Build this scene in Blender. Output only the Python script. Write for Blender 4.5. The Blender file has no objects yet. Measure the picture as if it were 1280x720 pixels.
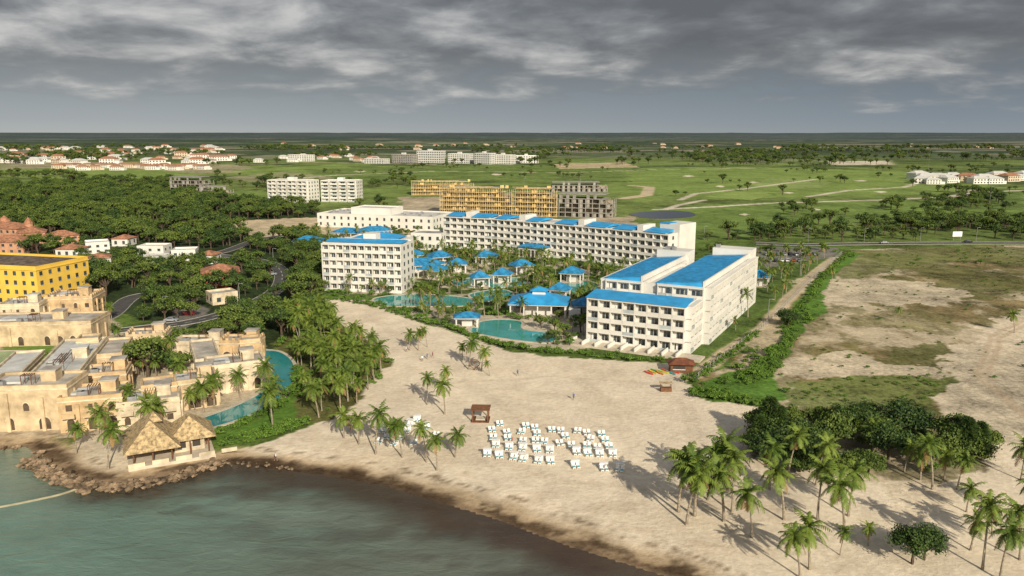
import bpy, math, random, bmesh
import numpy as np
from mathutils import Vector, Matrix
random.seed(7); rng=np.random.default_rng(7)
scene=bpy.context.scene
H=60.0; F=985.0; PT=math.atan(195.0/F)
CPT,SPT=math.cos(PT),math.sin(PT)
# ---------- survey helper: bearing/declination measured in the photo -> position on the ground plane
def G(px,py,z=0.0):
    py=max(py,166.5)
    dx=(px-640)/F; dy=(360-py)/F
    d=(dx, CPT+dy*SPT, -SPT+dy*CPT)
    t=(H-z)/(-d[2])
    return (d[0]*t, d[1]*t)
def GL(l): return [G(*p) for p in l]
# ---------- camera
cam=bpy.data.cameras.new('camera'); co=bpy.data.objects.new('camera',cam); scene.collection.objects.link(co)
co.location=(0,0,H); co.rotation_euler=(math.pi/2-PT,0,0)
cam.sensor_width=36; cam.lens=36*F/1280; cam.clip_start=1; cam.clip_end=60000
scene.camera=co
# ---------- light
SAZ=(0.40,-1.0); n=math.hypot(*SAZ); SEL=math.radians(27)
sd=Vector((SAZ[0]/n*math.cos(SEL),SAZ[1]/n*math.cos(SEL),math.sin(SEL)))
L=bpy.data.lights.new('sun','SUN'); L.energy=5.0; L.angle=math.radians(0.5); L.color=(1.0,0.90,0.73)
lo=bpy.data.objects.new('sun',L); scene.collection.objects.link(lo)
lo.rotation_euler=sd.to_track_quat('Z','Y').to_euler(); lo.location=(100,-100,200)
try:
    scene.view_settings.view_transform='Standard'; scene.view_settings.look='None'; scene.view_settings.exposure=0
except Exception: pass
# ---------- node helpers
def nd(nt,t,**k):
    x=nt.nodes.new(t)
    for a,b in k.items():
        if a.startswith('i_'):
            x.inputs[a[2:].replace('_',' ')].default_value=b
        else: setattr(x,a,b)
    return x
def ln(nt,a,b): nt.links.new(a,b)
def ramp(nt,fac,stops):
    r=nt.nodes.new('ShaderNodeValToRGB'); cr=r.color_ramp
    while len(cr.elements)<len(stops): cr.elements.new(0.5)
    for e,(p,c) in zip(cr.elements,stops):
        e.position=p; e.color=(c[0],c[1],c[2],1) if len(c)==3 else c
    ln(nt,fac,r.inputs[0]); return r
def math_(nt,op,a,b=None):
    m=nt.nodes.new('ShaderNodeMath'); m.operation=op
    for i,v in enumerate((a,b)):
        if v is None: continue
        if isinstance(v,(int,float)): m.inputs[i].default_value=v
        else: ln(nt,v,m.inputs[i])
    return m.outputs[0]
def mixc(nt,fac,a,b,mode='MIX'):
    m=nt.nodes.new('ShaderNodeMix'); m.data_type='RGBA'; m.blend_type=mode
    def s(i,v):
        if isinstance(v,(int,float)): m.inputs[i].default_value=v
        elif isinstance(v,tuple): m.inputs[i].default_value=(v[0],v[1],v[2],1)
        else: ln(nt,v,m.inputs[i])
    s(0,fac); s(6,a); s(7,b); return m.outputs[2]
# ---------- world
w=bpy.data.worlds.new('World'); scene.world=w; w.use_nodes=True; nt=w.node_tree; nt.nodes.clear()
out=nd(nt,'ShaderNodeOutputWorld'); bg=nd(nt,'ShaderNodeBackground')
sky=nd(nt,'ShaderNodeTexSky'); sky.sky_type='NISHITA'; sky.sun_disc=False; sky.sun_elevation=SEL
sky.sun_rotation=math.atan2(sd.x,sd.y); sky.altitude=50; sky.dust_density=2.0
tc=nd(nt,'ShaderNodeTexCoord'); sx=nd(nt,'ShaderNodeSeparateXYZ'); ln(nt,tc.outputs['Generated'],sx.inputs[0])
zc=math_(nt,'MAXIMUM',sx.outputs[2],0.0); den=math_(nt,'ADD',zc,0.20)
cx=nd(nt,'ShaderNodeCombineXYZ'); ln(nt,math_(nt,'DIVIDE',sx.outputs[0],den),cx.inputs[0]); ln(nt,math_(nt,'DIVIDE',sx.outputs[1],den),cx.inputs[1])
n1=nd(nt,'ShaderNodeTexNoise',i_Scale=2.3,i_Detail=10.0,i_Roughness=0.56,i_Distortion=0.2); ln(nt,cx.outputs[0],n1.inputs['Vector'])
mp=nd(nt,'ShaderNodeMapping'); mp.inputs['Location'].default_value=(5.3,1.1,2.0); ln(nt,cx.outputs[0],mp.inputs[0])
n2=nd(nt,'ShaderNodeTexNoise',i_Scale=0.9,i_Detail=4.0,i_Roughness=0.5); ln(nt,mp.outputs[0],n2.inputs['Vector'])
s_=math_(nt,'ADD',math_(nt,'MULTIPLY',n1.outputs[0],0.6),math_(nt,'MULTIPLY',n2.outputs[0],0.4))
cl=ramp(nt,s_,[(0.40,(1.2,1.24,1.34)),(0.465,(1.6,1.66,1.78)),(0.515,(2.25,2.32,2.42)),(0.56,(3.3,3.32,3.38)),(0.64,(5.6,5.5,5.35))])
hz=ramp(nt,zc,[(0.0,(3.9,4.15,4.25)),(0.015,(3.3,3.65,3.95)),(0.045,(2.5,2.85,3.2)),(0.2,(1.9,2.1,2.4))])
sidef=ramp(nt,math_(nt,'ADD',math_(nt,'MULTIPLY',sx.outputs[0],-0.8),0.5),[(0.12,(0.70,0.75,0.80)),(0.85,(1.12,1.10,1.06))])
hz2=mixc(nt,1.0,hz.outputs[0],sidef.outputs[0],'MULTIPLY')
hf=ramp(nt,math_(nt,'ADD',zc,math_(nt,'MULTIPLY',math_(nt,'SUBTRACT',s_,0.5),0.20)),[(0.035,(0,0,0)),(0.085,(1,1,1))])
c1=mixc(nt,hf.outputs[0],hz2,cl.outputs[0])
# cloud deck breaks up overhead and behind, on the side the sun comes from
brk=ramp(nt,math_(nt,'ADD',math_(nt,'MULTIPLY',sx.outputs[1],-0.7),math_(nt,'MULTIPLY',s_,0.5)),[(0.12,(0.06,0.06,0.06)),(0.55,(0.6,0.6,0.6))])
c2=mixc(nt,brk.outputs[0],c1,sky.outputs[0])
ln(nt,c2,bg.inputs[0]); bg.inputs[1].default_value=0.1; ln(nt,bg.outputs[0],out.inputs[0])
# ---------- materials
MATS={}
def mat(name,col,rough=0.8,var=0.12,scale=0.6,bump=0.0,spec=0.3,col2=None,metal=0.0,emis=None):
    if name in MATS: return MATS[name]
    m=bpy.data.materials.new(name); m.use_nodes=True; t=m.node_tree; b=t.nodes['Principled BSDF']
    b.inputs['Roughness'].default_value=rough; b.inputs['Specular IOR Level'].default_value=spec; b.inputs['Metallic'].default_value=metal
    tcn=nd(t,'ShaderNodeTexCoord'); no=nd(t,'ShaderNodeTexNoise',i_Scale=scale,i_Detail=5.0,i_Roughness=0.6); ln(t,tcn.outputs['Object'],no.inputs['Vector'])
    c2=col2 or tuple(c*(1-var*2.2) for c in col); c1=col if col2 else tuple(min(1,c*(1+var)) for c in col)
    r=ramp(t,no.outputs[0],[(0.32,c2),(0.66,c1)]); ln(t,r.outputs[0],b.inputs['Base Color'])
    if bump>0:
        bn=nd(t,'ShaderNodeBump'); bn.inputs['Strength'].default_value=bump; bn.inputs['Distance'].default_value=0.1
        n3=nd(t,'ShaderNodeTexNoise',i_Scale=scale*6,i_Detail=4.0); ln(t,tcn.outputs['Object'],n3.inputs['Vector']); ln(t,n3.outputs[0],bn.inputs['Height']); ln(t,bn.outputs[0],b.inputs['Normal'])
    MATS[name]=m; return m
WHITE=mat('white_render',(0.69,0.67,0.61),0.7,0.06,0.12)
WHITE2=mat('white_render_grey',(0.58,0.57,0.53),0.7,0.08,0.3)  # slightly greyer white for frames, sills, roof decks and some walls
BLUE=mat('blue_metal_roof',(0.035,0.33,0.66),0.45,0.12,0.3,0.2,0.4)
BLUE2=mat('blue_tile_roof',(0.035,0.25,0.48),0.6,0.25,0.6,0.4)
GLASS=mat('dark_glass',(0.07,0.085,0.09),0.15,0.3,0.25,0,0.6)
RAIL=mat('rail_glass',(0.42,0.46,0.46),0.25,0.1,0.5,0,0.5)
GREYROOF=mat('grey_flat_roof',(0.38,0.37,0.35),0.85,0.22,0.2)
PALEROOF=mat('pale_membrane_roof',(0.58,0.58,0.55),0.8,0.15,0.2)
CONC=mat('raw_concrete',(0.34,0.32,0.28),0.9,0.2,0.3)
SCAF=mat('scaffold_timber',(0.72,0.53,0.24),0.8,0.2,0.5)
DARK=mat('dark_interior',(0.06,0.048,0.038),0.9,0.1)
STONE=mat('sandstone',(0.58,0.45,0.28),0.9,0.2,0.3,0.4)
STONE2=mat('pale_sandstone',(0.64,0.54,0.38),0.9,0.18,0.4,0.4)
STONE3=mat('ochre_sandstone',(0.60,0.43,0.24),0.9,0.2,0.3,0.4)
STROOF=mat('sandstone_roof_deck',(0.46,0.42,0.36),0.9,0.22,0.25)
YEL=mat('yellow_render',(0.76,0.50,0.085),0.8,0.06,0.2)
ORG=mat('terracotta_render',(0.54,0.29,0.17),0.8,0.12,0.3)
TILE=mat('clay_tile_roof',(0.40,0.19,0.11),0.85,0.25,0.7,0.3)
RED=mat('red_paint',(0.36,0.07,0.035),0.7,0.15)
BROOF=mat('brown_roof',(0.13,0.10,0.08),0.85,0.25)
THATCH=mat('thatch',(0.50,0.37,0.20),0.95,0.3,1.6,0.8)
WOOD=mat('dark_wood',(0.17,0.08,0.04),0.7,0.2,1.5)
ASPH=mat('asphalt',(0.085,0.083,0.08),0.9,0.15,0.4)
KERB=mat('kerb_concrete',(0.42,0.40,0.36),0.85,0.1)
LINE=mat('road_paint',(0.7,0.7,0.66),0.7,0.1)
ROCK=mat('coastal_rock',(0.28,0.20,0.125),0.95,0.4,0.4,0.6)
PAVE=mat('pool_deck',(0.56,0.49,0.38),0.85,0.12,0.4)
FABRIC=mat('white_fabric',(0.80,0.79,0.76),0.8,0.04)
TEAL=mat('teal_fabric',(0.16,0.46,0.50),0.8,0.08)
METAL=mat('galvanised_metal',(0.35,0.35,0.35),0.5,0.1,1,0,0.5,metal=0.4)
TRUNK=mat('palm_trunk',(0.32,0.27,0.20),0.9,0.25,3.0)
BARK=mat('bark',(0.11,0.08,0.055),0.95,0.3,2.0)
RUB=mat('rubber',(0.02,0.02,0.02),0.8,0.1)
def poolmat(name,c):
    m=mat(name,c,0.06,0.10,0.15,0,0.5); t=m.node_tree; b=t.nodes['Principled BSDF']
    n_=nd(t,'ShaderNodeTexNoise',i_Scale=1.8,i_Detail=3.0); tcn=nd(t,'ShaderNodeTexCoord'); ln(t,tcn.outputs['Object'],n_.inputs['Vector'])
    bb=nd(t,'ShaderNodeBump'); bb.inputs['Strength'].default_value=0.15; ln(t,n_.outputs[0],bb.inputs['Height']); ln(t,bb.outputs[0],b.inputs['Normal']); return m
POOL=poolmat('pool_water',(0.055,0.34,0.31)); RIVER=poolmat('lazy_river_water',(0.03,0.25,0.26)); GRN=poolmat('pond_water',(0.06,0.24,0.12)); LAKE=poolmat('lake_water',(0.03,0.04,0.06))
def leafmat(name,c_dark,c_light,trans=0.0):
    m=bpy.data.materials.new(name); m.use_nodes=True; t=m.node_tree; b=t.nodes['Principled BSDF']
    b.inputs['Roughness'].default_value=0.6; b.inputs['Specular IOR Level'].default_value=0.25
    g=nd(t,'ShaderNodeNewGeometry'); oi=nd(t,'ShaderNodeObjectInfo')
    no=nd(t,'ShaderNodeTexNoise',i_Scale=0.55,i_Detail=2.0); tcn=nd(t,'ShaderNodeTexCoord'); ln(t,tcn.outputs['Object'],no.inputs['Vector'])
    f=math_(t,'ADD',math_(t,'MULTIPLY',g.outputs['Random Per Island'],0.40),math_(t,'ADD',math_(t,'MULTIPLY',oi.outputs['Random'],0.45),math_(t,'MULTIPLY',math_(t,'SUBTRACT',no.outputs[0],0.4),0.9)))
    r=ramp(t,f,[(0.05,c_dark),(0.9,c_light)]); ln(t,r.outputs[0],b.inputs['Base Color']); return m
LEAF=leafmat('broadleaf_foliage',(0.035,0.070,0.013),(0.145,0.195,0.035))
LEAFD=leafmat('dark_foliage',(0.020,0.046,0.012),(0.080,0.13,0.026))
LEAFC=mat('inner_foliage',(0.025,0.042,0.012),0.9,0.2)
PALML=leafmat('palm_frond',(0.045,0.090,0.012),(0.175,0.23,0.035))
DRY=mat('dry_frond',(0.28,0.18,0.07),0.9,0.2)
HEDGE=leafmat('hedge_foliage',(0.05,0.11,0.012),(0.15,0.26,0.035))
# ---------- mesh builder
FOOT=[]
class B:
    def __init__(s,name,O,ud=(1,0),z=0.0):
        s.name=name; l=math.hypot(*ud); s.a=math.atan2(ud[1]/l,ud[0]/l); s.O=O; s.p={}; s.z=z
    def part(s,p,m):
        return s.p.setdefault(p if p not in s.p or s.p[p][2]==m else p+'_'+m.name,([],[],m))
    def raw(s,p,m,vs,fs):
        V,Fc,_=s.part(p,m); o=len(V); V.extend(vs); Fc.extend([tuple(i+o for i in f) for f in fs])
    def box(s,p,m,u0,u1,v0,v1,z0,z1):
        s.raw(p,m,[(u0,v0,z0),(u1,v0,z0),(u1,v1,z0),(u0,v1,z0),(u0,v0,z1),(u1,v0,z1),(u1,v1,z1),(u0,v1,z1)],
          [(0,3,2,1),(4,5,6,7),(0,1,5,4),(1,2,6,5),(2,3,7,6),(3,0,4,7)])
    def obox(s,p,m,P,d,a0,a1,o0,o1,z0,z1):
        nx,ny=d[1],-d[0]
        def q(a,o,z): return (P[0]+d[0]*a+nx*o,P[1]+d[1]*a+ny*o,z)
        s.raw(p,m,[q(a0,o1,z0),q(a1,o1,z0),q(a1,o0,z0),q(a0,o0,z0),q(a0,o1,z1),q(a1,o1,z1),q(a1,o0,z1),q(a0,o0,z1)],
          [(0,3,2,1),(4,5,6,7),(0,1,5,4),(1,2,6,5),(2,3,7,6),(3,0,4,7)])
    def hip(s,p,m,u0,u1,v0,v1,z,h,inset=None):
        w=min(u1-u0,v1-v0)/2 if inset is None else inset
        if u1-u0>=v1-v0: r0,r1=(u0+w,(v0+v1)/2),(u1-w-1e-3,(v0+v1)/2)
        else: r0,r1=((u0+u1)/2,v0+w),((u0+u1)/2,v1-w-1e-3)
        V=[(u0,v0,z),(u1,v0,z),(u1,v1,z),(u0,v1,z),(r0[0],r0[1],z+h),(r1[0],r1[1],z+h)]
        if u1-u0>=v1-v0: Fs=[(0,1,5,4),(1,2,5),(2,3,4,5),(3,0,4),(3,2,1,0)]
        else: Fs=[(0,1,4),(1,2,5,4),(2,3,5),(3,0,4,5),(3,2,1,0)]
        s.raw(p,m,V,Fs)
    def cyl(s,p,m,u,v,z0,z1,r,r2=None,n=10):
        r2=r if r2 is None else r2
        V=[(u+r*math.cos(2*math.pi*i/n),v+r*math.sin(2*math.pi*i/n),z0) for i in range(n)]+[(u+r2*math.cos(2*math.pi*i/n),v+r2*math.sin(2*math.pi*i/n),z1) for i in range(n)]
        s.raw(p,m,V,[(i,(i+1)%n,n+(i+1)%n,n+i) for i in range(n)]+[tuple(range(n,2*n))])
    def done(s,foot=None):
        e=bpy.data.objects.new(s.name,None); scene.collection.objects.link(e); e.location=(s.O[0],s.O[1],s.z); e.rotation_euler=(0,0,s.a); e.empty_display_size=1
        for k,(V,Fc,m) in s.p.items():
            me=bpy.data.meshes.new(s.name+'_'+k); me.from_pydata(V,[],Fc); me.materials.append(m); me.update()
            o=bpy.data.objects.new(k,me); scene.collection.objects.link(o); o.parent=e
        if foot: FOOT.append((s.O,s.a,foot))
        return e
def facade(b,P,d,L_,floors,fh,z0=0,bal=1.5,bay=4.2,rail=True,win=0.5):
    nb=max(1,round(L_/bay)); bw=L_/nb
    for f in range(floors):
        z=z0+f*fh
        b.obox('balcony_slabs',WHITE,P,d,0,L_,0.0,bal,z-0.14,z+0.16)
        for i in range(nb):
            a=i*bw; sh_=0.06*math.sin(i*5.1+f*3.3)
            b.obox('windows',GLASS,P,d,a+bw*(0.5-win/2+sh_),a+bw*(0.5+win/2+sh_),0.0,0.05,z+0.18,z+fh-0.75)
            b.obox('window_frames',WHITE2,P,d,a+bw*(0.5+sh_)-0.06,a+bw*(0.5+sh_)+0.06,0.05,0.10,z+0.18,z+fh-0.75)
            if (i*3+f*5)%7==0: b.obox('curtains',FABRIC,P,d,a+bw*0.3,a+bw*0.46,0.05,0.09,z+0.2,z+fh-0.8)
            if rail:
                if (i*7+f*3)%6!=0: b.obox('balcony_parapets',WHITE,P,d,a+0.2,a+bw-0.2,bal-0.12,bal-0.02,z+0.16,z+1.15)
                else: b.obox('balcony_glass',RAIL,P,d,a+0.2,a+bw-0.2,bal-0.1,bal-0.05,z+0.16,z+1.15)
            if (i*11+f*7)%3==0: b.obox('balcony_chairs',WHITE2,P,d,a+bw*.6,a+bw*.6+.6,.4,1.0,z+0.16,z+0.95)
    for i in range(nb+1):
        a=min(max(i*bw,0.15),L_-0.15)
        b.obox('party_walls',WHITE,P,d,a-0.15,a+0.15,0.0,bal-0.004,z0,z0+floors*fh-0.146)
    b.obox('balcony_slabs',WHITE,P,d,0,L_,0.0,bal+0.15,z0+floors*fh-0.14,z0+floors*fh+0.3)
def plainwin(b,P,d,L_,floors,fh,z0=0,bay=4,w=1.4,h=1.5,m=None,sill=1.0):
    nb=max(1,round(L_/bay)); bw=L_/nb
    for f in range(floors):
        for i in range(nb):
            c=(i+0.5)*bw
            b.obox('windows',m or GLASS,P,d,c-w/2,c+w/2,0.0,0.05,z0+f*fh+sill,z0+f*fh+sill+h)
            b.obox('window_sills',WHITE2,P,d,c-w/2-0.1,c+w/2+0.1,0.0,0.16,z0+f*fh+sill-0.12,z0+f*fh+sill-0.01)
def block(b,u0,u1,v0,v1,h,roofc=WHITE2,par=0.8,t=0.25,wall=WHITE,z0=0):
    b.box('walls',wall,u0,u1,v0,v1,z0-0.5,h)
    for (a,c,e,g) in ((u0,u1,v0,v0+t),(u0,u1,v1-t,v1),(u0,u0+t,v0+t,v1-t),(u1-t,u1,v0+t,v1-t)):
        b.box('parapet',wall,a,c,e,g,h,h+par)
    b.box('roof_deck',roofc,u0+t+.01,u1-t-.01,v0+t+.01,v1-t-.01,h,h+0.06)
def acs(b,u0,u1,v0,v1,z,n=6):
    for i in range(n):
        u=random.uniform(u0,u1-1.6); v=random.uniform(v0,v1-1.4)
        b.box('rooftop_units',METAL,u,u+1.4,v,v+1.1,z+0.06,z+1.1)
def dirn(a,c): l=math.hypot(c[0]-a[0],c[1]-a[1]); return ((c[0]-a[0])/l,(c[1]-a[1])/l),l
# ================= MAIN HOTEL, beach wing (U-shaped)
A=G(735,426); Bq=G(856,442); ud,W_=dirn(A,Bq)
b=B('beach_wing_hotel_building',A,ud)
fh=3.25
block(b,0,W_,0,12,4*fh,par=0.5)
b.raw('roof_slope',BLUE,[(-0.4,-1.9,4*fh+0.35),(W_+0.4,-1.9,4*fh+0.35),(W_+0.4,6.0,4*fh+1.5),(-0.4,6.0,4*fh+1.5),(-0.4,9.0,4*fh+0.8),(W_+0.4,9.0,4*fh+0.8)],[(0,1,2,3),(3,2,5,4)])
facade(b,(0,0),(1,0),W_,4,fh,bay=3.5)
facade(b,(W_,0),(0,1),12,4,fh,bay=4)
plainwin(b,(0,12),(0,-1),12,4,fh,bay=4)
hw=5*fh; wl=(W_-4)/2
LEN=78
for k,(u0,u1) in enumerate(((0.3,wl),(wl+4,W_+2.0))):
    le=LEN if k else 64
    block(b,u0,u1,12.0,le,hw,par=0.35)
    b.raw('roof_slope',BLUE,[(u0-0.6,12.3,hw+0.5),(u1-1.2,12.3,hw+1.7),(u1-1.2,le-6,hw+1.7),(u0-0.6,le-6,hw+0.5),(u0-0.6,12.3,hw+0.3),(u1-1.2,12.3,hw+0.3),(u1-1.2,le-6,hw+0.3),(u0-0.6,le-6,hw+0.3)],[(0,1,2,3),(0,4,5,1),(1,5,6,2),(2,6,7,3),(3,7,4,0)])
    for q in range(int((le-20)/1.6)):
        vv=12.6+q*1.6
        if vv<le-7: b.raw('roof_seams',BLUE2,[(u0-0.6,vv,hw+0.53),(u1-1.2,vv,hw+1.73),(u1-1.2,vv+.12,hw+1.73),(u0-0.6,vv+.12,hw+0.53),(u0-.6,vv,hw+.62),(u1-1.2,vv,hw+1.82),(u1-1.2,vv+.12,hw+1.82),(u0-.6,vv+.12,hw+.62)],[(4,5,6,7),(0,1,5,4),(2,3,7,6)])
    b.box('parapet_wall',WHITE,u1-1.0,u1-0.5,12.2,le-5,hw+0.36,hw+2.0)
    b.box('end_tower',WHITE,u0+1,u1+0.3,le-5.5,le+2,hw-2,hw+3.2)
    acs(b,u0+1,u1-2,le-4,le,hw+3.2,3)
    facade(b,(u1,12.1),(0,1),le-12.2,5,fh,bay=3.9) if k else plainwin(b,(u1,14),(0,1),le-16,5,fh)
    if not k: facade(b,(u0,le),(0,-1),le-12.2,5,fh,bay=3.9)
    facade(b,(u0+0.4,12.0),(1,0),u1-u0-0.8,1,fh,z0=4*fh,bay=4,bal=0.9)
block(b,wl+0.05,wl+3.95,12.5,50,hw-0.6)
b.box('terrace',PAVE,-4,W_+6,-7,-1.6,0.0,0.5)
for i in range(9):
    b.box('terrace_walls',WHITE,-3+i*3.9,-2.7+i*3.9,-6.9,-1.7,0.5,1.6)
b.done((-3,W_+5,-6,LEN+3))
# ================= left hotel block
A=G(406,362); Bq=G(504,366); ud,W_=dirn(A,Bq)
b=B('garden_wing_hotel_building',A,ud); fh=3.0
block(b,0,W_,0,14,6*fh,par=0.5); facade(b,(0,0),(1,0),W_,6,fh,bay=3.0)
plainwin(b,(W_,0),(0,1),14,6,fh,bay=5); plainwin(b,(0,14),(0,-1),14,6,fh)
b.raw('roof',BLUE,[(0.6,0.5,6*fh+0.6),(W_-0.6,0.5,6*fh+0.6),(W_-0.6,6,6*fh+1.5),(0.6,6,6*fh+1.5),(0.6,10,6*fh+0.7),(W_-0.6,10,6*fh+0.7)],[(0,1,2,3),(3,2,5,4),(0,3,4),(1,5,2)])
b.box('stair_tower',WHITE,W_*0.42,W_*0.58,8,13,6*fh+0.1,6*fh+3.2)
block(b,1,W_-7,15.5,34,6*fh-1,par=0.5)
b.hip('rear_roof',BLUE,3,W_-9,19,33,6*fh-0.5,2.0,6)
b.done((-2,W_+2,-3,36))
# ================= long curved hotel
pts=GL([(556,309),(616,313),(690,321),(762,330),(836,340)])
for i in range(4):
    A,Bq=pts[i],pts[i+1]; ud,W_=dirn(A,Bq); b=B('curved_hotel_building',A,ud); fh=3.25
    dpt=15; nf=5
    block(b,0,W_,0,dpt,nf*fh,par=0.5)
    facade(b,(0,0),(1,0),W_,nf,fh,bay=3.9)
    plainwin(b,(W_,0),(0,1),dpt,nf,fh,bay=5); plainwin(b,(0,dpt),(0,-1),dpt,nf,fh,bay=5)
    for (q0,q1) in ((0.06,0.40),(0.58,0.94)):
        u0,u1=W_*q0,W_*q1
        if i in (1,) : u1=u0+(u1-u0)*.6
        b.raw('roof',BLUE,[(u0,-1.4,nf*fh+0.6),(u1,-1.4,nf*fh+0.6),(u1,7,nf*fh+2.0),(u0,7,nf*fh+2.0),(u0,12,nf*fh+0.7),(u1,12,nf*fh+0.7)],[(0,1,2,3),(3,2,5,4),(0,3,4),(1,5,2)])
    b.box('stair_tower',WHITE,W_*0.44,W_*0.54,1,11,nf*fh+0.1,nf*fh+3.0)
    acs(b,1,W_-2,12.2,14.6,nf*fh,8)
    if i==3: 
        b.box('end_tower',WHITE,W_-9,W_+1.0,6,20,-0.2,nf*fh+4.0); b.box('roof_cap',BLUE,W_-9.2,W_-4,5.8,12,nf*fh+4.0,nf*fh+4.3)
    if i==1:
        b.box('porch',WHITE,W_*0.62,W_,-9,-1.8,0,5.2); b.hip('porch_roof',BLUE2,W_*0.6,W_+1,-10,-1.9,5.2,1.5)
        for q in range(5): b.obox('porch_arches',DARK,(W_*0.62,-9),(1,0),1+q*2.3,2.4+q*2.3,0,0.05,0.2,3.8)
    b.done((-2,W_+3,-4,dpt+6))
# ================= low white building
def simple(name,pl,pr,depth,h,floors,wall,roofc=GREYROOF,bay=4,par=0.8,hiproof=None,winw=1.4,bal=False,ov=0.6,extra=None,foot=True):
    A=G(*pl); Bq=G(*pr); ud,W_=dirn(A,Bq); b=B(name,A,ud); fh=h/floors
    if hiproof: b.box('walls',wall,0,W_,0,depth,-0.5,h); b.hip('roof',hiproof,-ov,W_+ov,-ov,depth+ov,h+0.01,min(W_,depth)*0.22)
    else: block(b,0,W_,0,depth,h,roofc,par,wall=wall)
    if bal: facade(b,(0,0),(1,0),W_,floors,fh,bay=bay,bal=1.2)
    else: plainwin(b,(0,0),(1,0),W_,floors,fh,bay=bay,w=winw,h=fh*0.45,sill=fh*0.3)
    plainwin(b,(W_,0),(0,1),depth,floors,fh,bay=bay,w=winw,h=fh*0.45,sill=fh*0.3)
    plainwin(b,(0,depth),(0,-1),depth,floors,fh,bay=bay,w=winw,h=fh*0.45,sill=fh*0.3)
    if extra: extra(b,W_)
    b.done((-2,W_+2,-3,depth+3) if foot else None); return b
def ex(b,W):
    block(b,W*0.25,W*0.6,8,26,11.5,WHITE2); acs(b,2,W*0.2,4,30,8,10); acs(b,W*0.65,W-3,4,30,8,10)
simple('service_building',(397,283),(541,289),34,8,2,WHITE,WHITE2,bay=5,extra=ex)
for (l,r,h,n) in (((336,253),(386,254.5),19,6),((402,252),(446,252.5),18,6)):
    A=G(*l); Bq=G(*r); ud,W_=dirn(A,Bq); b=B('apartment_building',A,ud)
    block(b,0,W_,0,18,h,WHITE2,0.6)
    for q in range(4):
        u=W_*q/4
        facade(b,(u+0.6,0),(1,0),W_/4-1.2,n,h/n,bay=5,bal=2.0)
    plainwin(b,(W_,0),(0,1),18,n,h/n,bay=4); b.box('stair_tower',WHITE,W_*.42,W_*.58,5,11,h,h+2.8); b.done((-3,W_+3,-4,21))
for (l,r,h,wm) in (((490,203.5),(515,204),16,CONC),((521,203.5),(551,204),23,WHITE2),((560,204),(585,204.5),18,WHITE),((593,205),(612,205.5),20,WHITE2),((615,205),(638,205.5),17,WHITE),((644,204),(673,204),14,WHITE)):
    def tw(b,W,h=h): b.box('stair_tower',WHITE2,W*.4,W*.55,6,13,h,h+4)
    simple('condominium_building',l,r,22,h,5,wm,WHITE2,bay=5,winw=3.0,extra=tw)
simple('condominium_building',(360,201.5),(386,202),20,13,4,WHITE,TILE,bay=6,winw=3)
simple('condominium_building',(455,204.5),(480,205),20,9,3,WHITE2,TILE,bay=6,winw=3)
# ================= construction sites
def frame(name,pl,pr,depth,floors,fh,scaf):
    A=G(*pl); Bq=G(*pr); ud,W_=dirn(A,Bq); b=B(name,A,ud); nb=max(2,round(W_/5)); 
    for f in range(floors+1):
        b.box('floor_slabs',CONC,0,W_ if f<floors-1 else W_*0.86,0,depth,f*fh-0.15,f*fh+0.2)
    for i in range(nb+1):
        for v in (0.4,depth/2,depth-0.7):
            u=min(max(W_*i/nb,0.3),W_-0.5)
            b.box('columns',CONC,u-0.25,u+0.25,v-0.25,v+0.25,0.2,(floors-1)*fh-0.16)
    b.box('infill_walls',mat('infill_block',(0.30,0.25,0.18),0.9,0.3,0.3),1,W_-1,depth*0.25,depth*0.25+0.2,0.2,(floors-1)*fh-0.16)
    if scaf:
        ns=nb*3
        for i in range(ns+1):
            u=W_*i/ns; b.box('scaffold_posts',SCAF,u-0.12,u+0.12,-1.5,-1.3,0,floors*fh+random.uniform(-1,.8))
            b.box('scaffold_props',SCAF,u-0.12,u+0.12,0.9,1.1,0.2,(floors-1)*fh-0.16)
        for f in range(floors+1):
            a0=random.uniform(-.5,W_*.15); b.box('scaffold_decks',SCAF,-0.5 if f<3 else a0,W_+0.5 if f<3 else W_-random.uniform(0,W_*.25),-1.7,-0.2,f*fh+0.22,f*fh+0.6)
            b.box('scaffold_rails',SCAF,-0.5,W_*random.uniform(.7,1),-1.75,-1.6,f*fh+1.2,f*fh+1.45)
            for k in range(int(nb*.4)):
                u=random.uniform(1,W_-4); b.box('formwork_panels',SCAF,u,u+random.uniform(1.5,3),-.18,-.05,f*fh+.25,f*fh+2.4)
    else:
        for f in range(floors):
            for i in range(nb):
                if random.random()<0.55: u=W_*i/nb; b.box('partition_walls',CONC,u+0.5,u+W_/nb*0.55,0.5,0.7,f*fh+0.21,f*fh+fh-0.17)
    b.done((-3,W_+3,-4,depth+3))
frame('construction_building',(551,268),(640,270),18,6,3.3,True)
frame('construction_building',(642,270),(696,271.5),16,6,3.3,True)
frame('construction_building',(698,271),(766,273),18,5,3.3,False)
frame('construction_building',(515,244),(592,244),18,4,3.2,True)
frame('construction_building',(690,240),(760,240),18,3,3.3,False)
frame('construction_building',(213,243),(255,244),18,5,3.4,False)
frame('construction_building',(250,247),(286,247),16,3,3.4,False)
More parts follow.
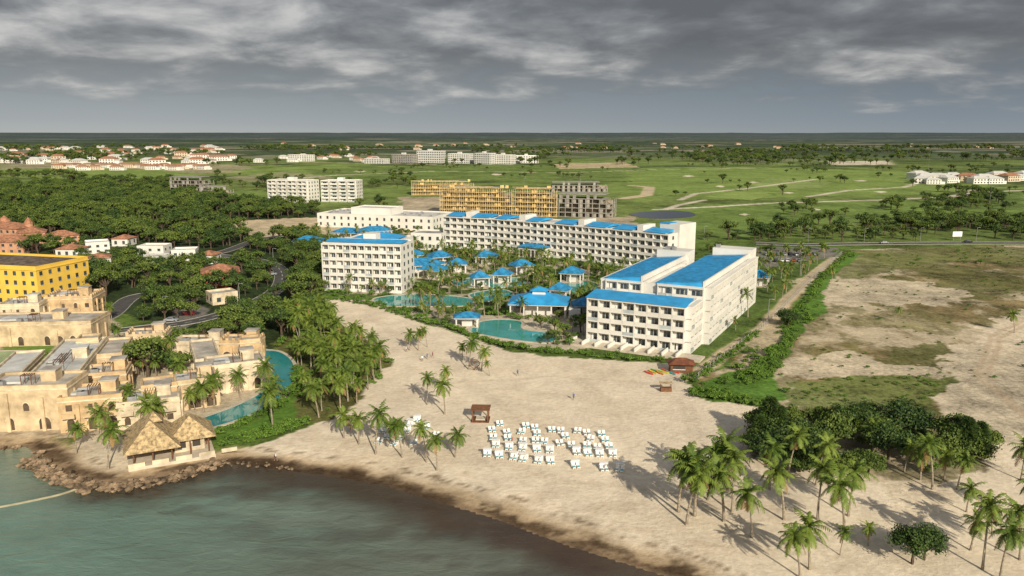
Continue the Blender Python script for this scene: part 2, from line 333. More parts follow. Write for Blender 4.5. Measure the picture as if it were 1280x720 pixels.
# ================= villas etc (left)
cA=G(50,384); uy=(0.97,-0.24)
b=B('yellow_hotel_building',(cA[0]-uy[0]*44,cA[1]-uy[1]*44),uy)
block(b,0,44,0,24,13.5,BROOF,0.9,wall=YEL)
plainwin(b,(0,0),(1,0),44,4,3.3,bay=3.7,w=1.3,h=1.5); plainwin(b,(44,0),(0,1),24,4,3.3,bay=3.7,w=1.3,h=1.5)
b.box('cornice',YEL,-0.3,44.3,-0.3,24.3,12.9,13.2); b.hip('roof',BROOF,14,42,4,20,13.56,2.0); acs(b,2,12,3,20,13.6,5)
b.done((-2,46,-3,26))
for (l,r,d,h,n,wl_,rf) in [((-30,300),(22,302),14,7,2,ORG,TILE),((22,306),(58,304),14,6,2,ORG,TILE),((60,308),(100,305),12,5,2,ORG,TILE),((-20,318),(30,318),14,6,2,ORG,TILE),
    ((108,318),(138,316),12,5,2,WHITE,WHITE2),((172,322),(205,322),10,5,2,WHITE,WHITE2),((215,328),(245,327),10,5,2,WHITE,WHITE2),((246,330),(268,330),9,4,1,WHITE,TILE),
    ((514,312),(552,313),16,8,2,WHITE,GREYROOF),((70,322),(98,322),10,4,1,WHITE,TILE),((180,332),(200,333),8,4,1,WHITE2,GREYROOF),((140,308),(160,308),10,4,1,WHITE,TILE),((112,338),(140,336),10,5,2,WHITE2,TILE)]:
    simple('villa',l,r,d,h,n,wl_,rf,bay=4,hiproof=(rf if rf is TILE else None))
for (u,v,r_) in ((8,296,3),(38,299,2.2),(-12,308,2.6)):
    P=G(u,v); b=B('domed_turret',P,(1,0)); b.cyl('walls',ORG,0,0,0,9,r_); b.cyl('dome_base',TILE,0,0,9.0,10.5,r_*1.15,r_*.8); b.cyl('dome',TILE,0,0,10.5,12.5,r_*.8,0.1); b.done()
simple('red_house',(254,361),(300,358),12,6,2,RED,TILE,bay=4,hiproof=TILE)
simple('gatehouse',(266,382),(298,378),8,3.4,1,STONE2,GREYROOF,bay=4)
def pavilion(name,px,py,w,d,h=3.4,r=2.2,ang=0.0,mr=BLUE2,cup=False):
    P=G(px,py); b=B(name,P,(math.cos(ang),math.sin(ang)))
    nx=max(2,int(w//4)+1); ny=max(2,int(d//4)+1)
    for i in range(nx):
        for j in range(ny):
            if 0<i<nx-1 and 0<j<ny-1: continue
            u=-w/2+w*i/(nx-1); v=-d/2+d*j/(ny-1); b.box('columns',WHITE,u-0.2,u+0.2,v-0.2,v+0.2,0.15,h)
    b.box('floor',PAVE,-w/2-0.5,w/2+0.5,-d/2-0.5,d/2+0.5,0,0.15)
    b.box('bar_core',WHITE2,-w*.25,w*.25,-d*.2,d*.2,0.15,h-0.02)
    b.box('fascia',WHITE,-w/2-0.7,w/2+0.7,-d/2-0.7,d/2+0.7,h,h+0.35)
    b.hip('roof',mr,-w/2-1,w/2+1,-d/2-1,d/2+1,h+0.36,r)
    if cup:
        b.box('cupola',WHITE,-2.2,2.2,-1.6,1.6,h+r*0.6,h+r+0.9); b.hip('cupola_roof',mr,-3,3,-2.4,2.4,h+r+0.9,1.2)
        for i in range(6): b.box('white_annex',WHITE,w/2+1.2,w/2+5,-d/2,d/2,0,3.2) if i==0 else None
    b.done((-w/2-1,w/2+1,-d/2-1,d/2+1))
pavilion('restaurant_pavilion',674,392,18,13,4.2,3.0,-0.12,BLUE,True)
pavilion('pool_bar',584,407,6.5,5,2.8,1.5)
for q in [(526,340,18,11),(512,328,14,10),(542,347,10,8),(386,309,13,10),(400,316,9,8),(652,342,8,6),(608,330,9,7),(628,354,6,5),(436,298,16,10),(468,296,18,10),(715,352,8,6),(735,394,9,6),(948,357,7,6),(572,340,7,6),(550,330,10,8),(700,374,6,5),(600,358,6,5)]:
    pavilion('blue_roof_pavilion',q[0],q[1],q[2],q[3],3.6,2.4,random.uniform(-.5,.5))
# ================= stone resort
ARCHM=mat('dark_brown_glass',(0.10,0.07,0.045),0.6,0.25,0.5)  # dark brown glass for the arch and window panels
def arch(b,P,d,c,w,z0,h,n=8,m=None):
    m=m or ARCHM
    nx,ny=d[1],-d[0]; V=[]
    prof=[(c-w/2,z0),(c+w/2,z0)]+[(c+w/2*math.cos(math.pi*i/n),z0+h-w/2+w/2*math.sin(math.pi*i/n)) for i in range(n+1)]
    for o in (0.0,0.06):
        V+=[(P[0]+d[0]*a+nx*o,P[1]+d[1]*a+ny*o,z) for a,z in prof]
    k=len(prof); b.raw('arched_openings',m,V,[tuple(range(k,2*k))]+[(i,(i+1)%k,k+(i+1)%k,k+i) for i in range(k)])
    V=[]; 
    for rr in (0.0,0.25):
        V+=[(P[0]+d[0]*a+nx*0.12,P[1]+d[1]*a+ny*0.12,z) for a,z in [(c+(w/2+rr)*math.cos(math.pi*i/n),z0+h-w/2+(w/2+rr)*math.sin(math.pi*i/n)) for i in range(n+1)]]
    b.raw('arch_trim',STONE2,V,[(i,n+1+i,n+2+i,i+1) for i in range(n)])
def crenel(b,P,d,L_,z,m):
    k=int(L_/1.6)
    for i in range(k): b.obox('battlements',m,P,d,i*L_/k,i*L_/k+0.8,-0.45,0.06,z,z+0.6)
def castle(pl,ud,W_,D,h,m=STONE,rf=STROOF,cren=False,bal=False):
    A=G(*pl); b=B('stone_resort_building',A,ud)
    b.box('walls',m,0,W_,0,D,-1.0,h)
    b.box('roof_deck',rf,0.5,W_-0.5,0.5,D-0.5,h,h+0.08)
    for (a,c,e,g) in ((0,W_,0,.45),(0,W_,D-.45,D),(0,.45,.45,D-.45),(W_-.45,W_,.45,D-.45)): b.box('parapet',m,a,c,e,g,h,h+0.6)
    b.box('string_course',STONE2,-0.12,W_+0.12,-0.12,D+0.12,h-0.5,h-0.2)
    sides=(((0,0),(1,0),W_),((W_,0),(0,1),D),((0,D),(0,-1),D))
    for si,(P0,d,l) in enumerate(sides):
        if cren: crenel(b,P0,d,l,h+0.6,m)
        nb=max(1,int(l/3.3)); fl=max(1,int(h/3.3))
        for f in range(fl):
            for i in range(nb):
                if random.random()<.18: continue
                c=(i+0.5)*l/nb+random.uniform(-.3,.3); z=f*3.3+0.2
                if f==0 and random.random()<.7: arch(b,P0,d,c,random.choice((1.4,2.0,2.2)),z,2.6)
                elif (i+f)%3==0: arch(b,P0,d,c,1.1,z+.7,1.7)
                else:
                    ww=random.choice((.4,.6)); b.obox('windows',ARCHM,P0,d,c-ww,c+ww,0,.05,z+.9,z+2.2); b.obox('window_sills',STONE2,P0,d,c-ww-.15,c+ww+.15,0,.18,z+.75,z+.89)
        for q in range(2):
            c=l*(.3+.4*q); b.obox('buttress',m,P0,d,c-.35,c+.35,0.0,.4,-.5,h-1.0-q)
        if bal and si==0:
            for i in range(nb):
                c=(i+0.5)*l/nb; b.obox('balcony',STONE2,P0,d,c-1.2,c+1.2,0.41,1.4,3.2,3.4); b.obox('balcony_wall',m,P0,d,c-1.2,c+1.2,1.28,1.4,3.401,4.3)
    if W_>8: 
        b.box('roof_structures',m,W_*.6,W_*.6+3,D*.4,D*.4+3,h+0.09,h+2.4); b.box('structure_roof',rf,W_*.6-.2,W_*.6+3.2,D*.4-.2,D*.4+3.2,h+2.401,h+2.6)
        b.box('skylight',PALEROOF,W_*.15,W_*.4,D*.3,D*.7,h+0.09,h+0.5); acs(b,1,W_*.5,D*.1,D*.3+1,h,2)
        for i in range(5): b.box('pergola',WOOD,W_*.45+i*.5,W_*.45+.12+i*.5,1.0,D*.3,h+2.2,h+2.35)
        for uu in (W_*.45,W_*.45+2.0):
            for vv in (1.1,D*.3-.2): b.box('pergola_posts',WOOD,uu,uu+.12,vv,vv+.12,h+.08,h+2.2)
    b.done((-1,W_+1,-1,D+1))
u17=(0.957,0.287)
castle((-20,540),(0.99,0.1),17,10,9.0)
castle((76,541),(0.97,0.25),12,9,6.8,bal=True,m=STONE3)
castle((42,515),u17,10,30,8.2,rf=PALEROOF,m=STONE2)
castle((106,505),u17,9,8,6.4,m=STONE3)
castle((122,482),u17,6,16,7.2)
castle((148,538),(0.93,0.36),12,9,5.2,m=STONE2,bal=True)
castle((180,524),(0.9,0.43),7,6,6.8,m=STONE3)
castle((214,515),(0.9,0.43),10,8,6.2,bal=True)
castle((262,494),(0.9,0.43),13,9,6.4,m=STONE2)
castle((246,478),(0.9,0.43),6,20,5.2,m=STONE2)
castle((302,466),(0.95,0.3),5,5,8.0,m=STONE3)
castle((160,452),(0.98,0.2),10,7,6.8,cren=True)
castle((216,450),(1,0.02),15,7,4.6,m=STONE2)
castle((276,452),(1,0.02),10,7,5.2,cren=True,m=STONE3)
castle((-30,434),(0.99,0.08),32,13,6.5)
castle((60,402),(0.98,0.15),14,12,7.5,cren=True,m=STONE3)
castle((0,410),(0.98,0.15),12,10,7.0,m=STONE2,rf=PALEROOF)
castle((-15,500),u17,7,22,5.0,m=STONE2,rf=PALEROOF)
castle((100,470),u17,5,5,9.0)
# thatched beach hut
A=G(168,584); Bq=G(262,568); ud,W_=dirn(A,Bq); b=B('thatched_beach_restaurant',A,ud,0.0)
b.box('floor',PAVE,-1,W_+1,-1,11,-0.8,0.25)
for i in range(5):
    for v in (0,5,10): b.cyl('posts',WOOD,i*W_/4,v,0.25,3.2,0.14)
b.box('bar_walls',STONE2,W_*0.55,W_-0.5,3,9.4,0.25,3.0); plainwin(b,(W_*0.55,3),(1,0),W_*0.4,1,3,bay=2.5,m=DARK)
b.hip('thatch_roof',THATCH,-1.6,W_*0.62,-1.6,11.4,3.0,4.6,4.2); b.hip('thatch_roof_rear',THATCH,W_*0.45,W_+1.6,1.4,10.8,2.9,3.6,3.6)
b.hip('ridge_cap',THATCH,W_*.2,W_*.42,3.2,6.6,6.9,1.6)
for i in range(5): b.box('low_wall',STONE2,-1+i*4.0,1.8+i*4.0,-0.98,-0.7,0.25,1.0)
b.done((-1,W_+1,-1,11))
# ================= ground
def fade(t): return t*t*(3-2*t)
_tab=rng.random((256,256))
def vn(x,y):
    xi=np.floor(x).astype(np.int64); yi=np.floor(y).astype(np.int64); fx=fade(x-xi); fy=fade(y-yi)
    a=_tab[xi%256,yi%256]; b_=_tab[(xi+1)%256,yi%256]; c=_tab[xi%256,(yi+1)%256]; d=_tab[(xi+1)%256,(yi+1)%256]
    return (a*(1-fx)+b_*fx)*(1-fy)+(c*(1-fx)+d*fx)*fy
def fbm(x,y,o=4):
    s=0;a=.5;t=0
    for i in range(o): s=s+a*vn(x*2**i+17*i,y*2**i+31*i); t+=a; a*=.55
    return s/t
def inpoly(X,Y,poly):
    r=np.zeros(X.shape,bool); k=len(poly); j=k-1
    for i in range(k):
        xi,yi=poly[i]; xj,yj=poly[j]
        if yi!=yj:
            c=((yi>Y)!=(yj>Y))&(X<(xj-xi)*(Y-yi)/(yj-yi)+xi); r^=c
        j=i
    return r
def pdist(X,Y,line):
    D=np.full(X.shape,1e9)
    for (a,b_) in zip(line[:-1],line[1:]):
        dx,dy=b_[0]-a[0],b_[1]-a[1]; l2=dx*dx+dy*dy+1e-9
        t=np.clip(((X-a[0])*dx+(Y-a[1])*dy)/l2,0,1); D=np.minimum(D,np.hypot(X-a[0]-t*dx,Y-a[1]-t*dy))
    return D
def grow(a,st,g,end):
    r=[a]; 
    while abs(r[-1])<end: st*=g; r.append(r[-1]+st)
    return r[1:]
shore=[(-4000,260),(-400,175)]+GL([(-60,556),(0,560),(30,556),(48,570),(75,592),(130,602),(190,597),(235,585),(275,576),(330,583),(400,591),(480,605),(560,629),(620,647),(700,677),(780,702),(850,724),(930,760)])+[(75,60),(200,-200),(900,-3000)]
seapoly=shore+[(-4000,-4000)]
def sdist(X,Y):
    d=pdist(X,Y,shore); s=inpoly(X,Y,seapoly); return np.where(s,-d,d)
nx=list(np.arange(-310,310.1,0.9)); xs=np.array(sorted([-v for v in grow(310,0.9,1.035,30000)]+nx+grow(310,0.9,1.035,30000)))
ny=list(np.arange(80,440,0.8)); ys=np.array(sorted(ny+grow(439.2,0.8,1.014,40000)+[80-v for v in (2,5,10,20,40,80,160,400,1000,3000,6000)]))
X,Y=np.meshgrid(xs,ys)
SD=sdist(X,Y)
def sst(a,b_,v): t=np.clip((v-a)/(b_-a),0,1); return t*t*(3-2*t)
R=np.hypot(X,Y)
Z=np.where(SD>0,-0.5+0.5*sst(0,11,SD),np.maximum(-3.0,-0.5+SD*0.10))
far=sst(2500,9000,R); Z=Z+far*(fbm(X/2600+3,Y/2600)*90-35)*(Y>0)
C=np.zeros(X.shape+(3,)); V_=np.zeros(X.shape)
def put(m,col,var=None):
    m=np.asarray(m,float)[...,None]; C[:]=C*(1-m)+np.array(col)*m
    if var is not None: V_[:]=V_*(1-m[...,0])+var*m[...,0]
SAND=(0.74,0.635,0.48); WET=(0.27,0.19,0.115); GRASS=(0.105,0.16,0.034); FIELD=(0.165,0.215,0.06); FAIR=(0.20,0.275,0.07); FOR=(0.035,0.055,0.02); SCRUB=(0.25,0.195,0.095); DIRT=(0.54,0.44,0.29); OLIVE=(0.13,0.13,0.045); PATH=(0.62,0.55,0.42)
wx=(fbm(X/9,Y/9)-.5); wy=(fbm(X/9+50,Y/9+9)-.5)
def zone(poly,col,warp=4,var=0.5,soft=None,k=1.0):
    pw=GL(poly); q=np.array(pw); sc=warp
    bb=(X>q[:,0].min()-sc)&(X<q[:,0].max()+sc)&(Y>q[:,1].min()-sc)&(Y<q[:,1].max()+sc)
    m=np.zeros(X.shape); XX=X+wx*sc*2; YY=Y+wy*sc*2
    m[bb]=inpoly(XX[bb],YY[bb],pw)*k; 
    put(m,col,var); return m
def stroke(line,wd,col,var=0.3,warp=1.5):
    D=pdist(X+wx*warp,Y+wy*warp,GL(line)); put(1-sst(wd*0.4,wd*0.6+0.4,D),col,var)
nA=fbm(X/70,Y/70,5); nB=fbm(X/18+7,Y/18+3,4); nC=fbm(X/260+11,Y/260+5,5); nD=fbm(X/700+1,Y/420+8,5)
C[:]=np.array(GRASS); V_[:]=0.8
put(sst(430,560,R),FIELD,0.7)
put(sst(0.50,0.58,nA)*sst(430,560,R)*0.6,(0.08,0.115,0.03),0.8)
put(sst(0.48,0.54,nC)*sst(600,900,R)*0.8,FAIR,0.5)
put(sst(0.54,0.60,fbm(X/150+40,Y/110+3,5))*sst(700,1000,R)*0.8,(0.055,0.085,0.03),0.9)
farm=sst(1500,2700,R+ (nC-.5)*1500)
put(farm*.92,(0.045,0.068,0.040),1.0); put(farm*sst(0.48,0.54,nD)*0.6,(0.12,0.155,0.075),0.8)
put(farm*sst(0.60,0.64,fbm(X/300+70,Y/200+30,4))*0.7,(0.34,0.31,0.23),0.5)
put(sst(3200,8000,R)*0.85,(0.058,0.080,0.085),0.6)  # bluish-dark far tint: haze and cloud shade painted into the ground colour
put(sst(3200,8000,R)*sst(.52,.6,fbm(X/1500+7,Y/900+2,4))*0.5,(0.095,0.12,0.12),0.5)  # paler bluish patches within the painted haze tint
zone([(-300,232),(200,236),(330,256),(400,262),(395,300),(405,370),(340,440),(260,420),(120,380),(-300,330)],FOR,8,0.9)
zone([(0,200),(300,206),(340,214),(200,219),(0,214)],(0.38,0.32,0.21),20,0.6,k=.75)
zone([(0,212),(130,208),(260,218),(210,226),(0,222)],FAIR,25,0.6)
zone([(290,212),(420,206),(470,212),(400,222),(330,222)],FAIR,20,0.6)
zone([(380,212),(560,206),(790,206),(800,226),(520,226),(400,224)],(0.15,0.21,0.055),20,0.7)
zone([(280,222),(360,214),(420,222),(340,232)],(0.36,0.32,0.2),14,0.6,k=.6)
zone([(780,214),(900,208),(1130,214),(1240,232),(1170,243),(1000,246),(880,250),(790,240)],FAIR,15,0.5)
zone([(800,262),(960,252),(1110,250),(1280,262),(1280,280),(1050,275),(940,300),(830,275)],(0.155,0.225,0.055),10,0.6)
zone([(880,246),(930,238),(975,240),(940,250)],(0.25,0.33,0.09),4,0.3)
zone([(1150,250),(1210,236),(1280,236),(1280,262),(1190,262)],(0.11,0.16,0.042),8,0.8)
zone([(960,222),(1040,228),(1020,236),(940,234)],(0.25,0.32,0.10),8,0.4)
zone([(1030,202),(1110,201),(1120,206),(1040,206)],PATH,10,0.4)
zone([(690,205),(780,203),(800,209),(700,211)],(0.48,0.39,0.24),10,0.5)
stroke([(780,248),(808,244),(812,234),(790,232)],12,DIRT)
stroke([(820,262),(900,258),(960,254),(1100,250),(1190,246),(1225,236)],7,PATH)
stroke([(1190,246),(1230,240),(1280,238)],8,PATH)
stroke([(850,250),(870,242),(930,236),(1020,224)],6,PATH)
stroke([(880,250),(850,256),(830,262)],6,PATH)
stroke([(1010,246),(1060,238),(1130,234),(1150,228)],6,PATH)
stroke([(300,206),(400,203),(560,206)],9,DIRT)
stroke([(330,226),(420,219),(540,214)],8,PATH)
stroke([(560,214),(700,216),(820,212),(960,210)],7,(0.5,0.46,0.3))
for (bx_,by_) in ((900,233),(940,228),(985,241),(1075,226),(1100,240),(860,220),(620,218),(450,214),(1020,262),(930,268)):
    zone([(bx_-7,by_),(bx_,by_-1.2),(bx_+8,by_),(bx_+1,by_+1.2)],(0.70,0.63,0.48),3,0.2)
zone([(282,276),(395,272),(420,282),(540,288),(520,300),(400,292),(330,296),(285,288)],DIRT,6,0.5)
zone([(500,246),(560,246),(560,270),(700,274),(790,270),(800,282),(700,276),(560,288),(500,262)],(0.42,0.35,0.24),8,0.6)
zone([(395,296),(560,300),(860,330),(960,300),(1055,312),(1000,345),(940,400),(880,450),(720,446),(620,430),(520,398),(398,372)],(0.085,0.13,0.032),4,0.7)
zone([(560,315),(690,326),(835,342),(765,368),(740,400),(700,430),(640,420),(560,395),(500,382),(430,368),(506,345),(520,320)],(0.11,0.155,0.04),3,0.8)
g=fbm(X/7+3,Y/7+8,3)
put(inpoly(X,Y,GL([(420,372),(505,340),(560,312),(835,342),(735,372),(730,430),(620,428)]))*sst(0.50,0.55,g)*0.85,(0.52,0.45,0.34),0.3)
zone([(560,398),(600,394),(735,398),(735,440),(690,440),(620,428),(585,420)],(0.55,0.48,0.36),1.5,0.3)
zone([(945,308),(1050,310),(1040,322),(960,335),(948,322)],(0.20,0.19,0.16),2,0.4)
zone([(300,378),(395,372),(380,400),(330,400)],(0.10,0.15,0.035),3,0.6)
lot=[(1055,312),(1300,306),(1500,306),(1700,560),(1240,560),(1180,520),(1000,520),(930,508),(866,498),(872,480),(960,420),(1010,360)]
m=zone(lot,SCRUB,3,0.7)
nL=fbm(X/16+2,Y/26+4,5); nM=fbm(X/38+12,Y/38+4,5)
put(m*sst(0.46,0.58,nL),(0.46,0.385,0.265),0.5)
put(m*sst(0.49,0.58,nM)*0.85,OLIVE,0.9)
put(m*sst(0.52,0.60,fbm(X/5+9,Y/8+2,4))*0.65,(0.15,0.14,0.055),0.8)
for z in ([(985,350),(1040,345),(1130,350),(1220,365),(1190,385),(1090,378),(1020,372)],[(970,450),(1060,440),(1110,455),(1180,458),(1180,470),(1060,474),(985,470)],[(1040,370),(1080,368),(1090,382),(1045,384)]):
    zone(z,(0.56,0.475,0.345),9,0.6,k=.8)
zone([(1115,432),(1180,428),(1215,440),(1190,452),(1120,448)],OLIVE,6,0.9,k=.9)
zone([(1040,392),(1150,386),(1200,400),(1180,412),(1060,408)],(0.19,0.17,0.075),8,0.9,k=.7)
zone([(980,478),(1080,472),(1190,470),(1170,500),(1150,520),(990,510)],(0.14,0.165,0.05),7,0.9,k=.9)
zone([(1060,313),(1290,309),(1290,332),(1190,326),(1080,345),(1040,350)],(0.15,0.16,0.055),6,0.8,k=.8)
zone([(1180,520),(1160,500),(1200,440),(1230,400),(1300,380),(1800,380),(1800,600),(1240,600)],(0.60,0.51,0.375),8,0.5,k=.9)
stroke([(1280,520),(1220,470),(1240,420),(1290,395)],1.2,(0.50,0.40,0.28)); stroke([(1290,525),(1232,470),(1252,422),(1298,398)],1.2,(0.50,0.40,0.28))
zone([(1062,314),(1075,318),(1035,350),(1030,385),(1010,408),(985,440),(960,470),(990,500),(930,512),(866,500),(858,488),(905,470),(960,425),(985,395),(1020,350)],(0.10,0.19,0.032),3,0.7)
stroke([(1045,322),(1020,340),(985,375),(955,410),(900,445),(868,470)],4.5,DIRT)
zone([(985,400),(940,420),(935,440),(905,465),(935,462),(975,432)],(0.42,0.35,0.23),2,0.5)
beach=[(398,372),(430,372),(480,384),(520,402),(560,412),(600,428),(640,440),(700,446),(790,452),(850,456),(862,478),(856,490),(905,502),(960,512),(1100,540),(1250,555),(1900,560),(1900,900),(-600,900),(-600,552),(0,552),(90,560),(120,556),(190,600),(270,570),(330,556),(400,530),(440,505),(450,470),(470,450),(440,420),(400,400)]
zone(beach,SAND,2.5,0.14)
zone([(938,516),(1080,505),(1150,508),(1240,545),(1225,590),(1150,600),(1040,590),(940,565)],(0.17,0.15,0.07),5,0.8,k=.85)
zone([(1060,590),(1180,600),(1210,640),(1130,650)],(0.54,0.45,0.32),6,0.6,k=.6)
nS=fbm(X/5+3,Y/5,4); bmk=inpoly(X,Y,GL(beach))
put(bmk*sst(0.5,0.75,fbm(X/24,Y/14+5,4))*0.35,(0.60,0.49,0.345),0.2)
put(bmk*sst(0.60,0.66,fbm(X/2.2,Y/2.2+5,3))*0.2*sst(30,10,SD),(0.44,0.33,0.21),0.3)
put(bmk*sst(0.60,0.66,fbm(X/1.6+60,Y/1.6+5,3))*0.16,(0.46,0.36,0.24),0.2)
put(bmk*sst(0.56,0.62,fbm(X/4+60,Y/1.8+5,3))*0.25*sst(22,8,SD)*(X>-60),(0.50,0.38,0.25),0.2)
for ln_ in ([(470,400),(520,430),(580,470),(640,510),(720,560)],[(450,500),(560,480),(700,470),(830,480)],[(560,545),(700,600),(860,620),(1000,640)],[(700,450),(760,500),(800,560)],[(400,560),(480,580),(600,615),(720,655)],[(860,500),(880,560),(1000,660),(1100,720)]):
    for off in (0,2.0):
        D=pdist(X+off+wx*3,Y+wy*3,GL(ln_)); put((1-sst(.3,1.0,D))*bmk*0.25,(0.50,0.40,0.28),0.2)
zone([(-60,385),(120,378),(160,420),(260,420),(330,430),(330,500),(250,540),(120,545),(-60,545)],(0.46,0.39,0.28),2,0.4)
zone([(270,520),(330,505),(368,470),(400,480),(380,530),(330,548),(285,560),(262,545)],(0.10,0.19,0.03),2,0.6)
zone([(340,430),(400,395),(470,430),(495,455),(470,470),(450,500),(400,530),(370,520),(372,460)],(0.12,0.12,0.04),3,0.7)
zone([(0,425),(70,428),(48,460),(20,480),(0,485)],(0.15,0.24,0.045),1,0.4)
zone([(205,370),(235,368),(262,388),(225,415),(190,415),(215,392)],(0.19,0.18,0.16),2,0.4)
zone([(95,545),(160,540),(200,560),(180,600),(90,590)],(0.62,0.53,0.39),2,0.3)
edge=SD+ (fbm(X/6,Y/6,3)-.5)*3
put((1-sst(3.5,7.5,edge))*(SD>-30),(0.46,0.345,0.215),0.3)
put((1-sst(1.2,3.4,edge))*(SD>-30),WET,0.4)
put(sst(0.42,0.56,fbm(X/3.5,Y/2.2+9,4))*(1-sst(0.8,3.0,np.abs(edge-2.4)))*0.9*(X<60),(0.08,0.05,0.028),0.6)
put(sst(0.48,0.6,fbm(X/1.5+4,Y/1.5+9,3))*(1-sst(0.3,0.9,np.abs(edge-7)))*0.7,(0.16,0.10,0.055),0.5)
cv=pdist(X,Y,GL([(290,578),(330,583),(400,590),(470,602),(540,622)])); put((1-sst(2.5,5.5,cv+(nS-.5)*4))*0.9*(1-sst(2.0,5,edge)),(0.06,0.038,0.022),0.7)
def gridmesh(name,X,Y,Z,C,V_,keep=None):
    ny_,nx_=X.shape; N=X.size
    co_=np.stack([X,Y,Z],-1).reshape(-1,3).astype(np.float32)
    idx=np.arange(N).reshape(ny_,nx_); q=np.stack([idx[:-1,:-1],idx[:-1,1:],idx[1:,1:],idx[1:,:-1]],-1).reshape(-1,4)
    if keep is not None: q=q[keep[:-1,:-1].reshape(-1)]
    me=bpy.data.meshes.new(name); me.vertices.add(N); me.vertices.foreach_set('co',co_.ravel())
    me.loops.add(q.size); me.loops.foreach_set('vertex_index',q.ravel().astype(np.int32))
    me.polygons.add(len(q)); me.polygons.foreach_set('loop_start',np.arange(0,q.size,4,dtype=np.int32)); 
    try: me.polygons.foreach_set('loop_total',np.full(len(q),4,dtype=np.int32))
    except Exception: pass
    me.update(calc_edges=True); me.validate()
    at=me.color_attributes.new('albedo','FLOAT_COLOR','POINT'); cc=np.ones((N,4),np.float32); cc[:,:3]=C.reshape(-1,3); cc[:,3]=V_.reshape(-1); at.data.foreach_set('color',cc.ravel())
    me.polygons.foreach_set('use_smooth',np.ones(len(me.polygons),bool))
    o=bpy.data.objects.new(name,me); scene.collection.objects.link(o); return o
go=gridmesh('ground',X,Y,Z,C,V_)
m=bpy.data.materials.new('ground_surface'); m.use_nodes=True; t=m.node_tree; bs=t.nodes['Principled BSDF']; bs.inputs['Roughness'].default_value=0.95; bs.inputs['Specular IOR Level'].default_value=0.1
at=nd(t,'ShaderNodeAttribute',attribute_name='albedo'); tcn=nd(t,'ShaderNodeTexCoord')
facs=[]
for sc,dt in ((0.9,6.0),(0.14,6.0),(0.02,5.0)):
    no=nd(t,'ShaderNodeTexNoise',i_Scale=sc,i_Detail=dt,i_Roughness=0.65); ln(t,tcn.outputs['Object'],no.inputs['Vector']); facs.append(no.outputs[0])
s=math_(t,'ADD',math_(t,'ADD',math_(t,'SUBTRACT',facs[0],0.5),math_(t,'SUBTRACT',facs[1],0.5)),math_(t,'SUBTRACT',facs[2],0.5))
f=math_(t,'ADD',1.0,math_(t,'MULTIPLY',s,math_(t,'ADD',0.3,math_(t,'MULTIPLY',at.outputs['Alpha'],2.6))))
f=math_(t,'MAXIMUM',f,0.25)
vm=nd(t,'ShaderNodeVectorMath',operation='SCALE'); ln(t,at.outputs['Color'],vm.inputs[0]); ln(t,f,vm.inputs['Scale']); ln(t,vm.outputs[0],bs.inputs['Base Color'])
bn=nd(t,'ShaderNodeBump'); bn.inputs['Strength'].default_value=0.6; bn.inputs['Distance'].default_value=0.3; ln(t,facs[0],bn.inputs['Height']); ln(t,bn.outputs[0],bs.inputs['Normal'])
go.data.materials.append(m)
# ---------- sea
xs2=np.concatenate([-np.array(grow(160,1.2,1.15,3500))[::-1],np.arange(-160,160.1,1.2),np.array(grow(160,1.2,1.15,900))]); ys2=np.concatenate([[-3500,-1500,-600,-200,-50,20,50],np.arange(70,190,1.2),[200,230,260,300]])
X2,Y2=np.meshgrid(xs2,ys2); S2=sdist(X2,Y2)
C2=np.zeros(X2.shape+(3,)); C2[:]=(0.135,0.225,0.185)
def put2(m,col): m=m[...,None]; C2[:]=C2*(1-m)+np.array(col)*m
put2(sst(-85,10,X2+(fbm(X2/20,Y2/20)-.5)*40)*0.75,(0.135,0.135,0.105))
put2(sst(0.50,0.62,fbm(X2/16+4,Y2/5+8,5))*0.6*sst(-75,-50,X2)*sst(-40,-5,S2),(0.06,0.045,0.038))
put2(sst(0.52,0.66,fbm(X2/30+4,Y2/12+8,4))*0.45,(0.185,0.24,0.195))
put2(sst(-13,-3,S2+(fbm(X2/5,Y2/5)-.5)*9)*0.9*sst(-86,-70,X2)*sst(50,10,X2),(0.060,0.037,0.024))
put2(sst(-8,-1,S2+(fbm(X2/5,Y2/5)-.5)*6)*0.7*sst(0,40,X2),(0.12,0.075,0.045))
put2(sst(-9,-0.5,S2)*0.6*sst(-60,-85,X2),(0.20,0.22,0.15))
so=gridmesh('sea_water',X2,Y2,np.full(X2.shape,-0.5),C2,np.ones(X2.shape),keep=(S2<14))
m=bpy.data.materials.new('sea_surface'); m.use_nodes=True; t=m.node_tree; bs=t.nodes['Principled BSDF']; bs.inputs['Roughness'].default_value=0.16; bs.inputs['IOR'].default_value=1.33
at=nd(t,'ShaderNodeAttribute',attribute_name='albedo'); tcn=nd(t,'ShaderNodeTexCoord'); mp=nd(t,'ShaderNodeMapping'); mp.inputs['Scale'].default_value=(0.5,1.0,1); mp.inputs['Rotation'].default_value=(0,0,0.35); ln(t,tcn.outputs['Object'],mp.inputs[0])
a1=nd(t,'ShaderNodeTexNoise',i_Scale=0.55,i_Detail=6.0,i_Roughness=0.6,i_Distortion=0.5); ln(t,mp.outputs[0],a1.inputs['Vector'])
a2=nd(t,'ShaderNodeTexNoise',i_Scale=0.12,i_Detail=4.0); ln(t,mp.outputs[0],a2.inputs['Vector'])
f=math_(t,'ADD',0.5,math_(t,'ADD',math_(t,'MULTIPLY',a2.outputs[0],0.65),math_(t,'MULTIPLY',a1.outputs[0],0.35)))
vm=nd(t,'ShaderNodeVectorMath',operation='SCALE'); ln(t,at.outputs['Color'],vm.inputs[0]); ln(t,f,vm.inputs['Scale']); ln(t,vm.outputs[0],bs.inputs['Base Color'])
